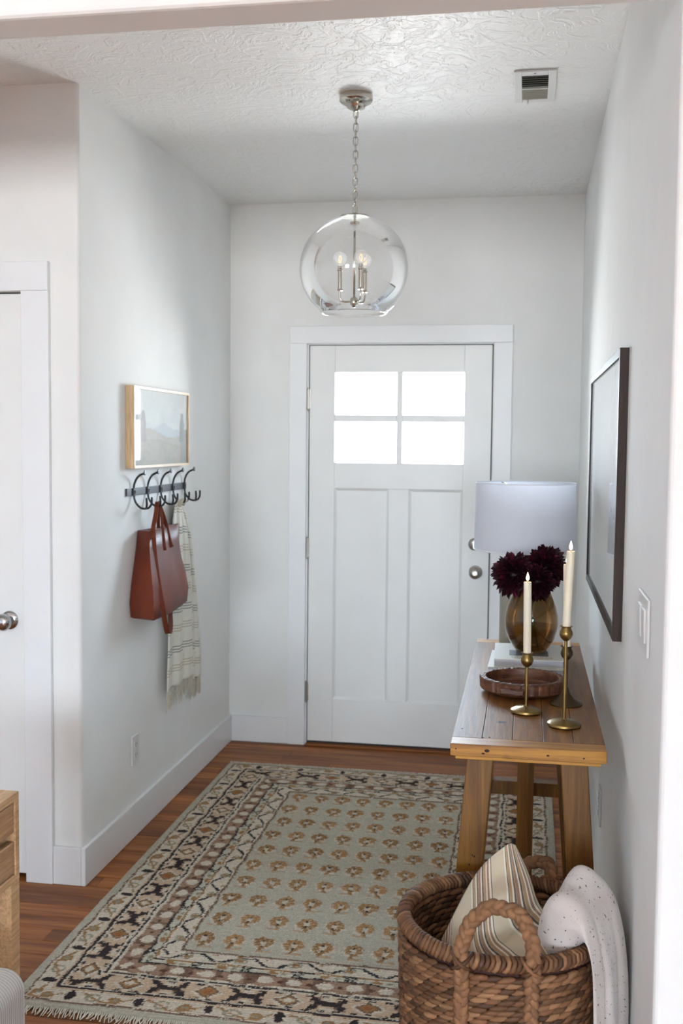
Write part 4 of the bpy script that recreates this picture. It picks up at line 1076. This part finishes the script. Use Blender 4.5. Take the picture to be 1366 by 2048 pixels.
def on_wall(x, z, out=.010):
    """point on the outside of the near basket wall"""
    R = .2165+.0135*(z/BZ)+out; dx = x-bc_[0]; return (x, bc_[1]-math.sqrt(R*R-dx*dx), z)
def handle(near):
    mb = MB()
    if near:
        xa, xb = -.113, .030
        loop = [on_wall(xa, .02), on_wall(xa, .15), on_wall(xa, .30), on_wall(xa, .42), on_wall(xa, .47, .014), (xa-.002, 2.158, .515), (xa+.012, 2.172, .560), (xa+.040, 2.180, .592), (-.045, 2.180, .602),
                (xb-.032, 2.178, .594), (xb-.008, 2.170, .562), (xb+.003, 2.155, .515), on_wall(xb, .47, .014), on_wall(xb, .42), on_wall(xb, .30), on_wall(xb, .15), on_wall(xb, .02)]
    else:
        xa, xb = -.018, .078
        f = lambda x, z, o=.010: (x, 2*bc_[1]-on_wall(x, z, o)[1], z)
        loop = [f(xa, .02), f(xa, .2), f(xa, .40), f(xa, .47, .012), (xa+.006, 2.616, .502), (xa+.025, 2.630, .512), (.035, 2.636, .524), (xb-.014, 2.634, .528), (xb-.002, 2.622, .510), f(xb, .47, .012), f(xb, .40), f(xb, .2), f(xb, .02)]
        loop = [(a, min(b, 2.650), c) for a, b, c in loop]
    braid(loop, 12, .0088, .0088, mb, 22 if near else 18)
    h = build(mb, 'handle', 'seagrass', bk, smooth=True)
    mw = MB()
    for x in (xa, xb):                                  # crossed lashing where the handle meets the rim
        y_ = on_wall(x, .48, .012)[1] if near else 2*bc_[1]-on_wall(x, .48, .012)[1]; sg = -1 if near else 1
        for s_ in (-1, 1):
            mw.curcol = strand_col(); mw.tube([(x-.022*s_, y_-sg*.012, BZ-.022), (x-.008*s_, y_+sg*.016, BZ-.006), (x+.008*s_, y_+sg*.016, BZ+.006), (x+.022*s_, y_-sg*.010, BZ+.016)], .0045, 6)
    tag(build(mw, 'lashing', 'seagrass', h, smooth=True), kind='stuff')
handle(True); handle(False)

# ================================================================== PILLOW
def pillow():
    # control grid: rows u (top to bottom along the stripes), columns s (right edge to left edge); values x, z, y
    G = [  # s: 0        .33       .66       1
        [(-.010, .645, 2.425), (-.033, .644, 2.415), (-.098, .588, 2.375), (-.168, .455, 2.330)],
        [(.022, .585, 2.410), (-.022, .575, 2.365), (-.092, .535, 2.325), (-.168, .425, 2.300)],
        [(.048, .520, 2.395), (-.008, .500, 2.345), (-.080, .468, 2.285), (-.160, .395, 2.265)],
        [(.095, .470, 2.365), (.052, .474, 2.275), (-.018, .425, 2.248), (-.140, .350, 2.240)],
        [(.108, .405, 2.330), (.088, .395, 2.262), (.035, .365, 2.225), (-.100, .300, 2.235)],
        [(.085, .340, 2.330), (.070, .325, 2.275), (.030, .295, 2.250), (-.085, .255, 2.260)]]
    nu, ns = 48, 48
    A = np.array(G)
    def crow(P, t):
        n = len(P)-1; x = t*n; i = min(int(x), n-1); f = x-i
        p0, p1, p2, p3 = P[max(i-1, 0)], P[i], P[i+1], P[min(i+2, n)]
        return .5*((2*p1)+(p2-p0)*f+(2*p0-5*p1+4*p2-p3)*f*f+(3*p1-p0-3*p2+p3)*f**3)
    mb = MB(); mb.uv = []
    for side in (0, 1):
        for j in range(nu+1):
            u = j/nu; row = [crow(A[:, c], u) for c in range(4)]
            for i in range(ns+1):
                s_ = i/ns; p = crow(np.array(row), s_)
                e = (1-(2*u-1)**4)*(1-(2*s_-1)**4); th = (.040+.030*u)*e**.6
                crease = (.046*math.exp(-((u-.43-.10*(s_-.3))/.045)**2)-.012*math.exp(-((u-.56-.10*(s_-.3))/.06)**2))*max(0, 1-s_*1.15)*min(1, e*1.5)
                wr__ = .0020*math.sin(s_*17+u*9)*e
                yy = p[2]+(-th*.45+crease+wr__ if side == 0 else th*.9)
                fold = max(0, 1-s_*1.1)*min(1, e*1.6)*(1 if side == 0 else .3)
                dz = .020*fold*math.exp(-((u-.53-.10*(s_-.3))/.055)**2)-.012*fold*math.exp(-((u-.42-.10*(s_-.3))/.04)**2)
                mb.v.append((p[0], yy-.012*fold*(1 if u > .5 else 0), p[1]+dz)); mb.uv.append((s_+.20*max(0, u-.47)*(1-s_), u))
    M = (nu+1)*(ns+1)
    for side in (0, 1):
        for j in range(nu):
            for i in range(ns):
                k = side*M+j*(ns+1)+i; q = (k, k+1, k+ns+2, k+ns+1); mb.f.append(q[::-1] if side == 0 else q)
    ring = [j*(ns+1) for j in range(nu+1)]+[nu*(ns+1)+i for i in range(1, ns+1)]+[j*(ns+1)+ns for j in range(nu-1, -1, -1)]+[i for i in range(ns-1, 0, -1)]
    for a, b in zip(ring, ring[1:]+ring[:1]): mb.f.append((a, b, b+M, a+M))
    t = build(mb, 'throw_pillow', 'pillow_linen', smooth=True, origin=(-.03, 2.33, .3))
    tag(t, 'cream striped throw pillow slumped inside the woven basket', 'pillow')
pillow()

# ================================================================== BLANKET
def blanket():
    ang = math.radians(-29); d = Vector((math.cos(ang), math.sin(ang), 0)); t_ = Vector((-math.sin(ang), math.cos(ang), 0)); c = Vector((bc_[0], bc_[1], 0))
    outer = [(.118, .36), (.110, .46), (.118, .555), (.146, .612), (.188, .616), (.226, .580), (.250, .515), (.266, .43), (.272, .30), (.274, .16), (.274, .012)]
    under = [(.256, .012), (.255, .16), (.254, .30), (.252, .45), (.247, .500), (.235, .519), (.216, .516), (.200, .480), (.175, .42), (.135, .36)]
    O = [Vector((a, 0, b)) for a, b in outer]; U = [Vector((a, 0, b)) for a, b in under]
    O = catmull(O, 7); U = catmull(U, 7); P = O+U; nO = len(O); mid = []
    N = 44; rings = []
    for j in range(N+1):
        f = j/N; tau = -.070+.158*f; e = 1-abs(2*f-1)**5; e = max(0, e)**.5
        ring = []
        for i, p in enumerate(P):
            rho, z = p.x, p.z
            # partner on the opposite curve, to close the ends roundly
            q = U[int((1-min(1, i/(nO-1)))*(len(U)-1))] if i < nO else O[int((1-(i-nO)/(len(U)-1))*(nO-1))]
            m_ = ((rho+q.x)/2, (z+q.z)/2)
            k = .25+.75*e; rho = m_[0]+(rho-m_[0])*k; z = m_[1]+(z-m_[1])*k
            up_ = max(0, (z-.46)/.14)
            z += up_*(.030*f-.016)-.006*up_*math.cos(tau*55)
            if i < nO:
                w = min(1, max(0, (i/nO-.45)/.3))
                rho -= w*(.014*math.exp(-((tau+.020)/.010)**2)+.006*math.exp(-((tau-.045)/.008)**2))
                rho += w*.004*math.sin(tau*70+z*6)*e
                z += (1-w)*.004*math.sin(tau*38+rho*40)*e*min(1, up_*2)
            sway = .010*max(0, (.5-z))*math.sin(z*9)
            v = c+d*rho+t_*(tau*(1-.10*max(0, .5-z))+sway)
            ring.append((min(v.x, XR-.0045), v.y, z))
        rings.append(ring)
    o = build(MB().loft(rings), 'folded_blanket', 'speckled_wool', smooth=True, origin=(.18, 2.26, 0))
    tag(o, 'oatmeal speckled wool blanket draped over the right side of the basket', 'blanket')
blanket()

# ================================================================== SIDE DESK AND STOOL (bottom left)
ax1, ax0, ay1, ay0, az1, az0 = -1.200, -1.640, 2.375, 1.35, .708, .490
dk = thing('wooden_desk', (-1.41, 1.86, 0), 'light oak desk with two drawers at the bottom left corner', 'desk')
build(MB().box(ax0, ax1, ay0, ay1, az1-.020, az1), 'desk_top', 'oak', dk, bevel=.002)
mb = MB().box(ax0, ax1, ay1-.020, ay1, az0, az1-.020).box(ax0, ax1, ay0, ay0+.020, az0, az1-.020).box(ax0, ax0+.015, ay0+.02, ay1-.02, az0, az1-.02).box(ax0+.015, ax1, ay0+.02, ay1-.02, az0, az0+.018)
build(mb, 'case', 'oak', dk, bevel=.002)
build(MB().box(ax0+.02, ax1-.045, ay0+.021, ay1-.021, .575, .625), 'drawer_divider', 'oak_drawer', dk)
for z0, z1 in ((.512, .590), (.612, .684)):
    build(MB().box(ax1-.022, ax1-.003, ay0+.023, ay1-.023, z0, z1), 'drawer_front', 'oak_drawer', dk, bevel=.002)
for y0, y1 in ((ay1-.046, ay1), (ay0, ay0+.046)):
    for x0, x1 in ((ax1-.040, ax1), (ax0, ax0+.040)):
        build(MB().hexa([(x0+.004, y0+.008, 0), (x1-.002, y0+.008, 0), (x1-.002, y1, 0), (x0+.004, y1, 0), (x0, y0, az0), (x1, y0, az0), (x1, y1, az0), (x0, y1, az0)]), 'leg', 'oak', dk, bevel=.003)
st = thing('upholstered_stool', (-1.27, 1.85, 0), 'low upholstered stool in grey and white ticking stripes, bottom left corner', 'stool')
X0, X1, Y0, Y1, Z0, Z1 = -1.49, -1.048, 1.60, 2.105, .05, .416
mb = MB(); mb.uv = []; prof = []; rc = .045
for cx_, cz_, a0 in ((X1-rc, Z0+.015, -90), (X1-rc, Z1-rc, 0), (X0+rc, Z1-rc, 90), (X0+rc, Z0+.015, 180)):
    rr = rc if cz_ > .2 else .015
    for k in range(9):
        a = math.radians(a0+k*90/8); ccx = cx_ if cz_ > .2 else (X1-.015 if cx_ > -1.2 else X0+.015)
        prof.append((ccx+rr*math.cos(a), cz_+rr*math.sin(a)))
ny = 320; rings = []; cxm, czm = (X0+X1)/2, (Z0+Z1)/2
for j in range(ny+1):
    f = j/ny; y = Y0+(Y1-Y0)*f; d = min(y-Y0, Y1-y); inset = .022*(1-math.sqrt(max(0, 1-(1-min(1, d/.022))**2)))
    ribz = .0012*abs(math.sin(PI*y/.0085)); ring = []
    for x, z in prof:
        nx, nz = x-cxm, z-czm; ring.append((x-math.copysign(inset-ribz, nx)*(abs(nx) > .18), y, z-(inset-ribz if nz > .15 else 0)))
        mb.uv.append((y/.0085, z))
    rings.append(ring)
mb.loft(rings); build(mb, 'cushion', 'ticking_fabric', st, smooth=True)
for x in (X0+.05, X1-.05):
    for y in (Y0+.05, Y1-.05): build(MB().lathe([(.015, 0), (.020, .055)], (x, y, 0), 16), 'foot', 'oak', st, smooth=True, auto=40)
